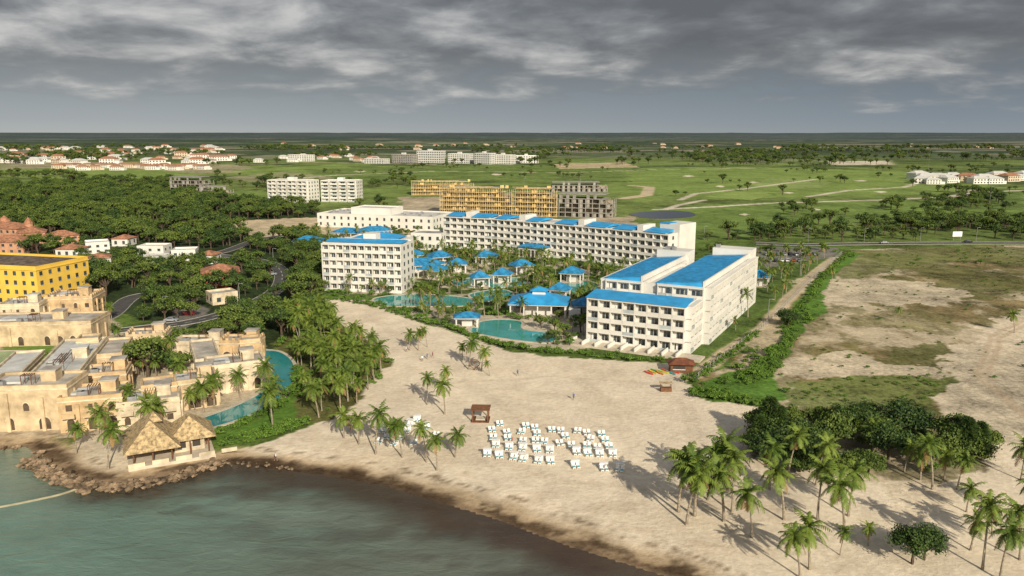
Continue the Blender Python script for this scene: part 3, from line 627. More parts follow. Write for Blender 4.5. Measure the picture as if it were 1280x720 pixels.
bn=nd(t,'ShaderNodeBump'); bn.inputs['Strength'].default_value=0.8; bn.inputs['Distance'].default_value=0.4; ln(t,math_(t,'ADD',a1.outputs[0],a2.outputs[0]),bn.inputs['Height']); ln(t,bn.outputs[0],bs.inputs['Normal'])
so.data.materials.append(m)
# ---------- pools
def smooth(poly,n=6):
    k=len(poly); r=[]
    for i in range(k):
        p0,p1,p2,p3=[np.array(poly[(i+j-1)%k]) for j in range(4)]
        for s in range(n):
            t_=s/n; r.append(tuple(0.5*((2*p1)+(-p0+p2)*t_+(2*p0-5*p1+4*p2-p3)*t_**2+(-p0+3*p1-3*p2+p3)*t_**3)))
    return r
PO=[]
def pool(name,poly,mw,rim=0.9,z=0.10,cop=PAVE):
    w_=smooth(GL(poly)); k=len(w_)
    b=B(name,(0,0))
    area=sum(w_[i][0]*w_[(i+1)%k][1]-w_[(i+1)%k][0]*w_[i][1] for i in range(k)); sg=1 if area>0 else -1
    if sg<0: w_=w_[::-1]
    b.raw('water',mw,[(x,y,z) for x,y in w_],[tuple(range(k))])
    o=[]
    for i in range(k):
        a,c_=w_[i-1],w_[(i+1)%k]; dx,dy=c_[0]-a[0],c_[1]-a[1]; l=math.hypot(dx,dy)+1e-6; o.append((w_[i][0]+dy/l*rim,w_[i][1]-dx/l*rim))
    V=[(x,y,z+0.06) for x,y in w_]+[(x,y,z+0.06) for x,y in o]+[(x,y,z-0.01) for x,y in w_]+[(x,y,-0.05) for x,y in o]
    b.raw('coping',cop,V,[(i,k+i,k+(i+1)%k,(i+1)%k) for i in range(k)]+[(i,(i+1)%k,2*k+(i+1)%k,2*k+i) for i in range(k)]+[(k+i,3*k+i,3*k+(i+1)%k,k+(i+1)%k) for i in range(k)])
    b.done(); PO.append(w_)
pool('swimming_pool',[(588,414),(600,403),(622,400),(650,402),(654,412),(692,418),(688,428),(650,426),(612,420)],POOL)
pool('swimming_pool',[(470,373),(520,368),(585,373),(582,382),(520,383),(480,382)],POOL)
pool('swimming_pool',[(560,353),(600,347),(655,349),(650,357),(600,360)],POOL)
pool('swimming_pool',[(694,357),(735,352),(748,360),(722,368)],POOL)
pool('swimming_pool',[(588,368),(625,362),(640,369),(605,377)],POOL)
pool('lazy_river',[(322,440),(348,440),(366,455),(364,482),(342,505),(300,524),(255,536),(248,526),(295,508),(328,490),(340,470),(338,455)],RIVER)
pool('resort_pool',[(-20,443),(42,440),(44,450),(22,468),(-10,474)],GRN)
pool('resort_pool',[(-40,492),(-5,490),(0,498),(-30,505)],POOL)
pool('lake',[(788,268),(810,264.5),(840,263.5),(864,266),(868,270),(850,273),(815,273.5)],LAKE,1.0,0.12,mat('lake_bank',(0.14,0.15,0.06)))
# ---------- roads
def road(name,line,wd,marks=True,z=0.03):
    w_=[]; P=[np.array(p) for p in GL(line)]
    P=[2*P[0]-P[1]]+P+[2*P[-1]-P[-2]]
    for i in range(1,len(P)-2):
        for s in range(8):
            t_=s/8; p0,p1,p2,p3=P[i-1:i+3]; w_.append(0.5*((2*p1)+(-p0+p2)*t_+(2*p0-5*p1+4*p2-p3)*t_**2+(-p0+3*p1-3*p2+p3)*t_**3))
    w_.append(P[-2]); k=len(w_); T=[]
    for i in range(k):
        d=w_[min(i+1,k-1)]-w_[max(i-1,0)]; d/=np.linalg.norm(d)+1e-9; T.append(np.array([-d[1],d[0]]))
    b=B(name,(0,0))
    def rib(p,m,o0,o1,zz,dash=False):
        V=[];Fc=[]
        for i in range(k):
            for o in (o0,o1): q=w_[i]+T[i]*o; V.append((q[0],q[1],zz))
        for i in range(k-1):
            if dash and i%2: continue
            Fc.append((2*i,2*i+2,2*i+3,2*i+1))
        b.raw(p,m,V,Fc)
    rib('asphalt',ASPH,-wd/2,wd/2,z)
    if marks: rib('centre_line',LINE,-0.1,0.1,z+0.006,True)
    for s_ in (-1,1):
        o=s_*wd/2; V=[];Fc=[]
        for i in range(k):
            for (oo,zz) in ((o,0.0),(o,z+0.12),(o+s_*0.25,z+0.12),(o+s_*0.25,0.0)): q=w_[i]+T[i]*oo; V.append((q[0],q[1],zz))
        for i in range(k-1):
            for j in range(3): Fc.append((4*i+j,4*i+4+j,4*i+5+j,4*i+1+j))
        b.raw('kerbs',KERB,V,Fc)
    b.done(); return [tuple(q) for q in w_]
RD=[]
RD.append((road('road',[(1300,304),(1180,304),(1060,305),(1000,306),(945,304)],8),8))
RD.append((road('road',[(262,318),(320,325),(348,335),(352,352),(338,368),(300,385),(240,402),(160,412),(60,425)],6),7))
RD.append((road('road',[(-50,405),(40,398),(125,400),(165,372),(210,365)],6,False),7))
RD.append((road('road',[(60,300),(130,305),(180,312),(262,318),(330,298),(400,290)],6,False),7))
# ================= vegetation sources
def mk(name,V,Fs,MI,mats):
    me=bpy.data.meshes.new(name); me.from_pydata(V,[],Fs); 
    for m_ in mats: me.materials.append(m_)
    me.polygons.foreach_set('material_index',np.array(MI,np.int32)); me.update(); return me
def tube(V,Fs,MI,pts,rs,mi,n=6):
    o=len(V)
    for (p,r) in zip(pts,rs):
        for i in range(n): V.append((p[0]+r*math.cos(2*math.pi*i/n),p[1]+r*math.sin(2*math.pi*i/n),p[2]))
    for j in range(len(pts)-1):
        for i in range(n): Fs.append((o+j*n+i,o+j*n+(i+1)%n,o+(j+1)*n+(i+1)%n,o+(j+1)*n+i)); MI.append(mi)
def palm(seed,h,nf=20,L0=3.4,nl=12,lw=0.17):
    r=random.Random(seed); V=[];Fs=[];MI=[]
    lx,ly=r.uniform(-1,1)*h*.14,r.uniform(-1,1)*h*.14
    pts=[(lx*(t/6)**1.8,ly*(t/6)**1.8,h*t/6) for t in range(7)]
    tube(V,Fs,MI,pts,[.26,.19,.17,.15,.14,.13,.15],0,7)
    top=Vector(pts[-1])
    for i in range(nf):
        az=i*2.39996+r.uniform(-.3,.3); el=math.radians(74-122*(i/nf)+r.uniform(-12,12)); Lf=L0*r.uniform(.75,1.15)*(0.8 if i<4 else 1)
        p=top.copy(); d=Vector((math.cos(az)*math.cos(el),math.sin(az)*math.cos(el),math.sin(el))); seg=Lf/nl
        side=Vector((-math.sin(az),math.cos(az),0)); mi=1 if i<nf-2 else 2
        o=None
        for k in range(nl+1):
            t_=k/nl; wv=0.05*(1-t_)+0.015
            a=len(V); V.append(tuple(p-side*wv)); V.append(tuple(p+side*wv))
            if o is not None: Fs.append((o,o+1,a+1,a)); MI.append(mi)
            o=a
            if k>0:
                ll=1.05*math.sin(math.pi*(0.12+0.80*t_))*r.uniform(.75,1.1)*L0/3.4
                for s in (-1,1):
                    e=p+side*s*ll*0.72+d*ll*0.42+Vector((0,0,-ll*r.uniform(.25,.6)))
                    q0=p-d*lw*.6; q1=p+d*lw*.7; mid=(p+e)/2+Vector((0,0,ll*.09)); b0=len(V)
                    V.extend([tuple(q0),tuple(q1),tuple(mid+d*lw*.6),tuple(mid-d*lw*.4),tuple(e)])
                    Fs.append((b0,b0+1,b0+2,b0+3)); MI.append(mi); Fs.append((b0+3,b0+2,b0+4)); MI.append(mi)
            p=p+d*seg; d=(d+Vector((0,0,-0.085-0.07*t_-(0.05 if el<0.3 else 0)))).normalized()
    for k in range(5):
        a=r.uniform(0,6.28); c=top+Vector((math.cos(a)*.28,math.sin(a)*.28,-.25)); o=len(V)
        V.extend([tuple(c+Vector(q)*.16) for q in ((1,0,0),(-1,0,0),(0,1,0),(0,-1,0),(0,0,1),(0,0,-1))])
        for f_ in ((0,2,4),(2,1,4),(1,3,4),(3,0,4),(2,0,5),(1,2,5),(3,1,5),(0,3,5)): Fs.append(tuple(o+q for q in f_)); MI.append(2)
    return mk('palm_tree_mesh',V,Fs,MI,[TRUNK,PALML,DRY])
def tree(seed,h,cr,nc=10,nleaf=60,ls=0.55,mats=None,flat=0.75,low=0.25):
    r=random.Random(seed); nr=np.random.default_rng(seed); V=[];Fs=[];MI=[]
    tube(V,Fs,MI,[(0,0,-0.2),(0.05*h*r.uniform(-1,1),0.05*h*r.uniform(-1,1),h*.35),(0,0,h*.62)],[h*.035+.06,h*.025+.04,h*.012+.03],0,6)
    for i in range(nc):
        a=i*2.4+r.uniform(-.5,.5); rr=cr*math.sqrt((i+.3)/nc)*0.78; z=h*(low+(1-low)*0.82*(1-0.55*(rr/cr)**2)*r.uniform(.55,1.0)); rad=cr*r.uniform(.24,.48)
        c=(rr*math.cos(a),rr*math.sin(a),z)
        tube(V,Fs,MI,[(0,0,h*.3),(c[0]*.5,c[1]*.5,(h*.3+z)/2+.1),c],[h*.018+.03,h*.012+.02,.03],0,4)
        o=len(V)
        for (ux,uy,uz) in ((1,0,0),(-1,0,0),(0,1,0),(0,-1,0),(0,0,1),(0,0,-1)):
            s=rad*r.uniform(.45,.75); V.append((c[0]+ux*s,c[1]+uy*s,c[2]+uz*s*flat))
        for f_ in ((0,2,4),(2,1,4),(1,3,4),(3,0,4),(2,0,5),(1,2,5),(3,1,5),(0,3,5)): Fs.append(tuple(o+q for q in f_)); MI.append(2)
        D=nr.normal(size=(nleaf,3)); D/=np.linalg.norm(D,axis=1)[:,None]; D[:,2]=np.where(D[:,2]<-0.3,-D[:,2],D[:,2])
        for d in D:
            rr2=rad*r.uniform(.65,1.3); p=Vector((c[0]+d[0]*rr2,c[1]+d[1]*rr2,c[2]+d[2]*rr2*flat))
            nn=(Vector(d)+Vector(nr.normal(size=3))*0.6).normalized(); tt=nn.cross(Vector(nr.normal(size=3))).normalized(); bb=nn.cross(tt); s=ls*r.uniform(.5,1.2)
            o=len(V); V.extend([tuple(p-tt*s*.5),tuple(p+bb*s*.38),tuple(p+tt*s*.6-nn*s*.15),tuple(p-bb*s*.38)]); Fs.append((o,o+1,o+2,o+3)); MI.append(1)
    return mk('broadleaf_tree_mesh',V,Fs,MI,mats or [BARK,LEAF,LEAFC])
def srccol(name,meshes):
    c=bpy.data.collections.new(name)
    for i,me in enumerate(meshes):
        o=bpy.data.objects.new('%s_plant_%d'%(name,i),me); c.objects.link(o)
    return c
def scatter(name,P,col,ncol,smin,smax):
    if len(P)==0: return
    P=np.asarray(P,float); n_=len(P); me=bpy.data.meshes.new(name); Z_=np.zeros(n_)
    me.vertices.add(n_); me.vertices.foreach_set('co',np.column_stack([P[:,:2],Z_]).astype(np.float32).ravel())
    a=me.attributes.new('scl','FLOAT','POINT'); a.data.foreach_set('value',(smin+(smax-smin)*rng.uniform(0,1,n_)**1.4).astype(np.float32))
    a=me.attributes.new('rot','FLOAT_VECTOR','POINT'); rv=np.zeros((n_,3),np.float32); rv[:,2]=rng.uniform(0,6.28,n_); rv[:,:2]=rng.normal(0,0.03,(n_,2)); a.data.foreach_set('vector',rv.ravel())
    a=me.attributes.new('idx','INT','POINT'); a.data.foreach_set('value',rng.integers(0,ncol,n_).astype(np.int32))
    me.update(); o=bpy.data.objects.new(name,me); scene.collection.objects.link(o)
    ng=bpy.data.node_groups.new(name+'_gn','GeometryNodeTree'); ng.interface.new_socket('Geometry',in_out='INPUT',socket_type='NodeSocketGeometry'); ng.interface.new_socket('Geometry',in_out='OUTPUT',socket_type='NodeSocketGeometry')
    gi=ng.nodes.new('NodeGroupInput'); gu=ng.nodes.new('NodeGroupOutput'); ip=ng.nodes.new('GeometryNodeInstanceOnPoints'); ci=ng.nodes.new('GeometryNodeCollectionInfo')
    ci.inputs['Collection'].default_value=col; ci.inputs['Separate Children'].default_value=True; ci.inputs['Reset Children'].default_value=True
    def na(nm,ty):
        x=ng.nodes.new('GeometryNodeInputNamedAttribute'); x.data_type=ty; x.inputs['Name'].default_value=nm; return [s for s in x.outputs if s.enabled and s.name=='Attribute'][0]
    e2=ng.nodes.new('FunctionNodeEulerToRotation'); ng.links.new(na('rot','FLOAT_VECTOR'),e2.inputs[0])
    ng.links.new(gi.outputs[0],ip.inputs['Points']); ng.links.new(ci.outputs[0],ip.inputs['Instance']); ip.inputs['Pick Instance'].default_value=True
    ng.links.new(na('idx','INT'),ip.inputs['Instance Index']); ng.links.new(e2.outputs[0],ip.inputs['Rotation']); ng.links.new(na('scl','FLOAT'),ip.inputs['Scale'])
    ng.links.new(ip.outputs[0],gu.inputs[0]); md=o.modifiers.new('instances','NODES'); md.node_group=ng; return o
def blocked(P,pad=0.0):
    bad=np.zeros(len(P),bool)
    for (O,a,(u0,u1,v0,v1)) in FOOT:
        dx=P[:,0]-O[0]; dy=P[:,1]-O[1]; u=dx*math.cos(a)+dy*math.sin(a); v=-dx*math.sin(a)+dy*math.cos(a)
        bad|=(u>u0-pad)&(u<u1+pad)&(v>v0-pad)&(v<v1+pad)
    for w_ in PO: bad|=inpoly(P[:,0],P[:,1],w_)|(pdist(P[:,0],P[:,1],w_)<0.8+pad*.5)
    for (w_,wd) in RD: bad|=pdist(P[:,0],P[:,1],w_)<wd*.6+pad*.6
    return bad
def fill(poly,sp_,thr=None,nsc=30,pad=1.0):
    w_=GL(poly); q=np.array(w_); x0,y0=q.min(0); x1,y1=q.max(0)
    n_=int((x1-x0)*(y1-y0)/sp_**2); 
    if n_<=0: return np.zeros((0,2))
    P=np.column_stack([rng.uniform(x0,x1,n_),rng.uniform(y0,y1,n_)]); k=inpoly(P[:,0],P[:,1],w_)
    P=P[k]
    if thr is not None: P=P[fbm(P[:,0]/nsc+5,P[:,1]/nsc+9,3)>thr]
    P=P[~blocked(P,pad)]
    key={}; out_=[]
    for p in P:
        kx=(int(p[0]//(sp_*.75)),int(p[1]//(sp_*.75)))
        if kx in key: continue
        key[kx]=1; out_.append(p)
    return np.array(out_) if out_ else np.zeros((0,2))
PM=[palm(i,h,nf=24,lw=.2) for i,h in enumerate((7.2,8.0,9.0,6.2,7.6))]
PMS=[palm(20+i,h,nf=15,nl=7,lw=0.3) for i,h in enumerate((7.0,8.5,6.0))]
TR=[tree(40+i,h,c,nc=11,nleaf=60,ls=0.7) for i,(h,c) in enumerate(((8,4),(9.5,4.8),(7,4.2),(11,4.6)))]
TRD=[tree(60+i,h,c,nc=11,nleaf=60,ls=0.7,mats=[BARK,LEAFD,LEAFC]) for i,(h,c) in enumerate(((8,4.2),(9.5,4.8)))]
TRN=[tree(80+i,h,c,nc=18,nleaf=200,ls=0.40,mats=[BARK,LEAFD if i==1 else LEAF,LEAFC],low=0.10) for i,(h,c) in enumerate(((5.5,3.6),(6.5,4.2),(4.2,3.2)))]
SH=[tree(90+i,h,c,nc=7,nleaf=45,ls=0.30,low=0.05,mats=[BARK,HEDGE,LEAFC]) for i,(h,c) in enumerate(((1.6,1.4),(2.1,1.6),(1.2,1.5)))]
cT=srccol('mixed_trees',TR+TRD); cS=srccol('shrubs',SH); cP=srccol('palms',PMS)
def cat(*a): a=[x for x in a if len(x)]; return np.vstack(a)
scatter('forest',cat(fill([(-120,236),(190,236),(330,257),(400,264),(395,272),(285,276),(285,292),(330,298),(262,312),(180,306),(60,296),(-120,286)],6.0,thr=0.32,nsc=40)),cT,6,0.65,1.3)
scatter('woodland',cat(fill([(100,330),(165,322),(262,334),(330,330),(345,345),(335,365),(300,378),(262,392),(205,414),(168,412),(160,372),(118,372)],5.5,thr=0.27),
   fill([(352,325),(402,318),(402,372),(398,392),(360,420),(320,430),(255,425),(250,412),(330,385),(350,362)],4.6,thr=0.24),
   fill([(270,300),(400,292),(405,320),(350,322),(330,318)],6,thr=0.3), fill([(-60,300),(150,300),(170,330),(120,345),(100,325),(-60,312)],7,thr=0.45),
   fill([(205,436),(250,432),(262,470),(215,478),(170,470)],4.5,thr=0.2)),cT,6,0.5,1.05)
ft=[]
ft.append(fill([(300,226),(520,222),(520,262),(440,258),(400,258),(330,252),(290,240)],12,thr=0.54,nsc=70))
ft.append(fill([(780,262),(1000,252),(1280,256),(1280,282),(1080,282),(940,290),(860,286),(800,280)],14,thr=0.62,nsc=45))
ft.append(fill([(1075,280),(1140,274),(1290,277),(1290,301),(1080,303)],7,thr=0.36,nsc=40))
ft.append(fill([(800,290),(1080,290),(1080,302),(860,302)],8,thr=0.46,nsc=40))
ft.append(fill([(1150,240),(1215,238),(1285,240),(1285,262),(1160,262)],10,thr=0.55,nsc=50))
ft.append(fill([(0,218),(300,220),(330,232),(200,236),(0,234)],11,thr=0.50,nsc=90))
ft.append(fill([(400,206),(1280,206),(1280,246),(800,246),(790,226),(520,226),(400,222)],24,thr=0.64,nsc=90))
scatter('tree_line',cat(*ft),cT,6,0.5,1.2)
scatter('distant_woodland',cat(fill([(-100,184),(1400,184),(1400,206),(-100,208)],28,thr=0.57,nsc=220)),cT,6,1.0,2.0)
gpoly=[(400,368),(408,350),(505,342),(515,318),(560,314),(690,328),(835,344),(765,370),(735,385),(732,432),(700,436),(560,408),(480,384),(430,374)]
scatter('garden_palm_trees',cat(fill(gpoly,5.6,pad=0.5,thr=0.33,nsc=18),fill([(945,330),(1000,318),(1045,322),(1010,345),(970,380),(930,405),(905,430),(890,440),(905,410),(945,362)],7,pad=0.5),fill([(395,296),(555,300),(512,322),(505,342),(405,350)],8,pad=0.3)),cP,3,0.5,0.95)
scatter('garden_trees',cat(fill(gpoly,7,pad=0.8,thr=0.46,nsc=20),fill([(376,290),(555,292),(555,312),(505,345),(400,345)],8,thr=0.42),fill([(840,345),(870,300),(900,296),(945,304),(945,312),(1050,312),(1000,325),(960,330)],7,thr=0.5)),cT,6,0.3,0.6)
hl=[]
def along(line,sp_,wd):
    o=[]; w_=GL(line)
    for a,c in zip(w_[:-1],w_[1:]):
        l=math.hypot(c[0]-a[0],c[1]-a[1]); k=max(1,int(l/sp_))
        for i in range(k): t_=(i+random.random())/k; o.append((a[0]+(c[0]-a[0])*t_+random.uniform(-wd,wd),a[1]+(c[1]-a[1])*t_+random.uniform(-wd,wd)))
    return np.array(o)
for lw_ in (((1062,316),(1030,345),(1012,375),(985,398)),((990,425),(965,450),(940,468),(935,480)),((870,490),(905,499),(938,508),(960,505)),((860,480),(905,450),(950,415))):
    hl.append(along(lw_,1.1,1.1))
hl.append(along(((988,400),(985,425),(945,462)),1.0,1.8)); hl.append(along(((868,494),(938,503)),0.6,1.6)); hl.append(along(((935,480),(962,470),(985,430)),1.0,1.4))
hl.append(fill(gpoly,2.6,pad=0.1,thr=0.47,nsc=8)); hl.append(along(((520,400),(560,410),(600,424),(640,436),(700,442),(735,442)),0.8,1.2)); hl.append(along(((735,446),(790,450),(840,452)),0.9,0.8))
hl.append(along(((285,556),(330,546),(378,532)),0.35,1.6)); hl.append(along(((372,462),(372,485),(345,510),(300,532),(268,545)),0.8,0.8)); hl.append(along(((400,372),(430,376),(480,386),(520,400)),1.0,1.4))
hl.append(fill([(860,482),(905,470),(980,405),(1010,380),(1030,385),(985,440),(960,470),(1000,505),(930,510),(862,495)],2.6,thr=0.50,nsc=6))
hl.append(fill([(1040,315),(1280,312),(1280,330),(1080,340)],6,thr=0.55,nsc=12)); 
hl.append(fill([(340,430),(400,400),(470,435),(490,455),(450,500),(400,528),(374,520)],2.8,thr=0.5,nsc=10))
hl.append(fill([(945,520),(1080,512),(1150,515),(1230,550),(1200,590),(1040,590),(950,565)],2.4,thr=0.45,nsc=9))
scatter('shrubs',cat(*hl),cS,3,0.4,1.15)
lowv=[fill(lot,6,thr=0.50,nsc=14),fill([(980,478),(1190,470),(1150,515),(990,510)],2.5,thr=0.5,nsc=8)]
scatter('low_scrub',cat(*lowv),cS,3,0.2,0.5)
def place_palm(px,py,s=1.0,k=None,z=0):
    x,y=G(px,py); me=PM[k if k is not None else random.randrange(len(PM))]; o=bpy.data.objects.new('palm_tree',me); scene.collection.objects.link(o)
    o.location=(x,y,z-0.1); o.rotation_euler=(random.uniform(-.07,.07),random.uniform(-.07,.07),random.uniform(0,6.28)); s*=random.uniform(.9,1.1); o.scale=(s,s,s*random.uniform(.9,1.1))
for p in [(534,506,.62),(556,518,.8),(562,492,.55),(503,572,.85),(533,578,.75),(546,588,.8),(569,572,.75),(470,568,1.0),(449,556,.85),(430,548,.8),(488,552,.6),(512,438,.75),(523,438,.8),(534,434,.6),
    (586,462,.85),(602,464,.85),(578,452,.6),(612,470,.4),(505,548,.5),
    (858,656,1.25),(868,645,1.2),(848,640,1.15),(905,652,1.15),(915,640,1.0),(940,672,1.05),(897,612,1.0),(885,625,1.05),(980,650,1.0),(1012,712,1.05),(1000,722,.9),(1022,650,.95),(1055,668,1.1),(1060,645,1.0),(962,612,.95),(1020,606,.8),
    (1085,682,.45),(1050,694,.45),(1165,612,.85),(1180,600,.8),(1150,600,.8),(1196,612,.7),(1213,688,.9),(1208,640,.75),(1228,712,.95),(1250,725,.9),(1240,668,.7),(1276,650,.8),(1276,600,.9),(1275,700,1.0),(1130,590,.7),(1268,416,.8),(1040,352,.7),
    (268,508,.95),(255,516,.9),(276,500,.8),(246,522,.7),(300,500,.8),(335,498,.9),(345,508,.85),(332,516,.7),(150,536,.85),(168,530,.8),(186,528,.9),(200,535,.8),(128,556,.85),(180,552,.9),(95,566,.7),(135,585,.9),(220,500,.8),(205,520,.7),
    (1118,402,.5),(1090,570,.9),(985,600,.9),(60,470,.6),(118,452,.6),(30,430,.6),(150,430,.7),(140,400,.7)]:
    place_palm(*p)
for (poly,spc) in (([(352,462),(372,420),(405,405),(455,440),(488,462),(470,492),(440,510),(405,528),(378,515),(372,482)],4.2),([(345,415),(400,392),(420,412),(375,430)],5.0),([(285,545),(330,522),(365,505),(372,530),(330,545)],6.5),([(170,470),(215,478),(262,470),(250,440),(200,440)],5)):
    for q in fill(poly,spc,pad=0.2):
        me=PM[random.randrange(5)]; o=bpy.data.objects.new('palm_tree',me); scene.collection.objects.link(o); o.location=(q[0],q[1],-.1); s=random.uniform(.6,1.05); o.scale=(s,s,s); o.rotation_euler=(random.uniform(-.08,.08),random.uniform(-.08,.08),random.uniform(0,6.28))
for (px,py,s,k) in [(955,548,1.25,0),(975,560,1.2,1),(1010,565,1.1,1),(1040,560,1.2,0),(1065,548,1.25,1),(1095,560,1.3,0),(1130,548,1.35,1),(1110,575,1.05,1),(1000,590,1.0,2),(1060,590,1.0,2),(960,580,1.0,1),(1195,565,1.3,0),(1215,575,1.1,0),(1180,575,1.0,2),(1230,562,.9,2),(1140,705,.85,1),(1155,700,.7,1),(1025,535,.9,0),(1080,530,.9,1),(990,530,.8,2),(1145,575,.9,0),(1020,585,1,1),(1085,592,.9,0),(945,565,.9,0),(985,408,.9,1)]:
    x,y=G(px,py); o=bpy.data.objects.new('broadleaf_tree',TRN[k]); scene.collection.objects.link(o); o.location=(x,y,-.1); o.scale=(s,s,s*random.uniform(.8,1.25)); o.rotation_euler=(0,0,random.uniform(0,6.28))
def conifer(seed,h):
    r=random.Random(seed); V=[];Fs=[];MI=[]; tube(V,Fs,MI,[(0,0,-.2),(0,0,h*.5),(0,0,h)],[.25,.16,.04],0,6)
    for i in range(2600):
        t_=r.random()**.7; z=h*(.08+.92*t_); rr=(1-t_)**.6*h*.27*math.sqrt(r.random())+.15; a=r.uniform(0,6.28); p=Vector((rr*math.cos(a),rr*math.sin(a),z)); d=Vector((math.cos(a),math.sin(a),r.uniform(-.3,.8))).normalized(); s=r.uniform(.4,.8); sd_=d.cross(Vector((r.uniform(-1,1),r.uniform(-1,1),1))).normalized()*.09
        o=len(V); V.extend([tuple(p-sd_),tuple(p+sd_),tuple(p+d*s+Vector((0,0,-.1)))]); Fs.append((o,o+1,o+2)); MI.append(1)
    return mk('casuarina_mesh',V,Fs,MI,[BARK,LEAFD])
CM=conifer(3,8)
for px,py,s in [(960,552,1.15),(972,556,1.0),(948,558,.8),(1205,572,1.0),(1222,570,.85),(1190,570,.8)]:
    x,y=G(px,py); o=bpy.data.objects.new('casuarina_tree',CM); scene.collection.objects.link(o); o.location=(x,y,0); o.scale=(s*1.2,s*1.2,s); o.rotation_euler=(0,0,random.uniform(0,6))
# ================= far town
HM=[]
for i,(wl_,rf) in enumerate(((WHITE,TILE),(WHITE,WHITE2),(mat('cream_render',(0.6,0.5,0.36),0.8,.1),TILE),(WHITE,TILE))):
    V=[];Fs=[];MI=[]
    def bx(u0,u1,v0,v1,z0,z1,mi):
        o=len(V); V.extend([(u0,v0,z0),(u1,v0,z0),(u1,v1,z0),(u0,v1,z0),(u0,v0,z1),(u1,v0,z1),(u1,v1,z1),(u0,v1,z1)])
        for f_ in ((0,3,2,1),(4,5,6,7),(0,1,5,4),(1,2,6,5),(2,3,7,6),(3,0,4,7)): Fs.append(tuple(o+q for q in f_)); MI.append(mi)
    bx(-9,9,-6,6,-1,6.5,0); bx(9.01,14,-4,5,-1,3.5,0)
    for k in range(5): bx(-7.8+k*3.4,-6.2+k*3.4,-6.05,-5.99,1,2.6,2); bx(-7.8+k*3.4,-6.2+k*3.4,-6.05,-5.99,4,5.6,2)
    o=len(V); V.extend([(-9.6,-6.6,6.52),(9.6,-6.6,6.52),(9.6,6.6,6.52),(-9.6,6.6,6.52),(-5,0,9.3),(5,0,9.3)]); 
    for f_ in ((0,1,5,4),(1,2,5),(2,3,4,5),(3,0,4),(3,2,1,0)): Fs.append(tuple(o+q for q in f_)); MI.append(1)
    HM.append(mk('house_mesh',V,Fs,MI,[wl_,rf,GLASS]))
def house(px,py,s=1,k=None):
    x,y=G(px,py); o=bpy.data.objects.new('house',HM[random.randrange(4) if k is None else k]); scene.collection.objects.link(o); o.location=(x,y,0); o.scale=(s,s,s*.9); o.rotation_euler=(0,0,random.uniform(-.5,.5))
for i in range(26): house(75+i*7.2+random.uniform(-2,2),211+random.uniform(-2,2),1.0,0 if i%3 else 2)
for i in range(75): house(random.uniform(0,290),random.choice((186,189,192,196,200,205))+random.uniform(-1.5,1.5),random.uniform(.9,1.7))
for i in range(16): house(random.uniform(300,480),random.uniform(196,203),1.0)
for i in range(8): house(random.uniform(0,60),204+random.uniform(-2,2),1.3,1)
for i in range(22): house(1145+i*6.4+random.uniform(-2,2),227+random.uniform(-4,3),random.uniform(.8,1.3),random.choice((1,1,2)))
for i in range(14): house(random.uniform(800,1280),random.uniform(180,186),random.uniform(.8,1.4),2)
for i in range(20): house(random.uniform(200,760),random.uniform(180,188),random.uniform(.9,1.4),2)
# ================= beach furniture
def boxes_mesh(name,L_,mats):
    V=[];Fs=[];MI=[]
    for (u0,u1,v0,v1,z0,z1,mi) in L_:
        o=len(V); V.extend([(u0,v0,z0),(u1,v0,z0),(u1,v1,z0),(u0,v1,z0),(u0,v0,z1),(u1,v0,z1),(u1,v1,z1),(u0,v1,z1)])
        for f_ in ((0,3,2,1),(4,5,6,7),(0,1,5,4),(1,2,6,5),(2,3,7,6),(3,0,4,7)): Fs.append(tuple(o+q for q in f_)); MI.append(mi)
    return mk(name,V,Fs,MI,mats)
def lounger_mesh(canopy):
    LB=[]
    for sx_ in (-0.85,0.15):
        for (lx,ly) in ((0.04,-.9),(.6,-.9),(.04,.7),(.6,.7)): LB.append((sx_+lx,sx_+lx+.06,ly,ly+.06,-.1,.3,0))
        LB.append((sx_,sx_+.7,-1.0,.95,.3,.37,0)); LB.append((sx_+.04,sx_+.66,-.96,.35,.374,.47,0)); LB.append((sx_+.04,sx_+.66,-.96,-.1,.474,.5,1))
    LB+= [(-.12,.12,.3,.6,-.1,.42,0)]
    if canopy:
        for (x,y) in ((-.95,.45),(.89,.45),(-.95,1.25),(.89,1.25)): LB.append((x,x+.06,y,y+.06,-.1,1.55,0))
        LB+= [(-1.0,1.0,.4,1.35,1.55,1.62,0),(-.88,.88,1.27,1.3,.2,1.54,0)]
    lm=boxes_mesh('lounger_mesh',LB,[FABRIC,TEAL])
    bm=bmesh.new(); bm.from_mesh(lm)
    for sx_ in (-0.85,0.15):
        v=[bm.verts.new(p) for p in ((sx_+.04,.36,.40),(sx_+.66,.36,.40),(sx_+.66,1.0,.95),(sx_+.04,1.0,.95),(sx_+.04,.36,.48),(sx_+.66,.36,.48),(sx_+.66,.98,1.03),(sx_+.04,.98,1.03))]
        for f_ in ((0,3,2,1),(4,5,6,7),(0,1,5,4),(1,2,6,5),(2,3,7,6),(3,0,4,7)): bm.faces.new([v[q] for q in f_])
    bm.to_mesh(lm); bm.free(); return lm
LMS=[lounger_mesh(False),lounger_mesh(True)]
def lounger(px,py,rz=0,s=1.0,k=0):
    x,y=G(px,py); o=bpy.data.objects.new('beach_lounger_pair',LMS[k]); scene.collection.objects.link(o); o.location=(x,y,.1); o.rotation_euler=(0,0,rz); o.scale=(s,s,s)
rows=[((622,533),(752,545),9,0),((615,541),(758,552),9,0),((618,550),(764,562),10,0),((622,560),(768,572),10,1),((606,571),(772,590),11,1)]
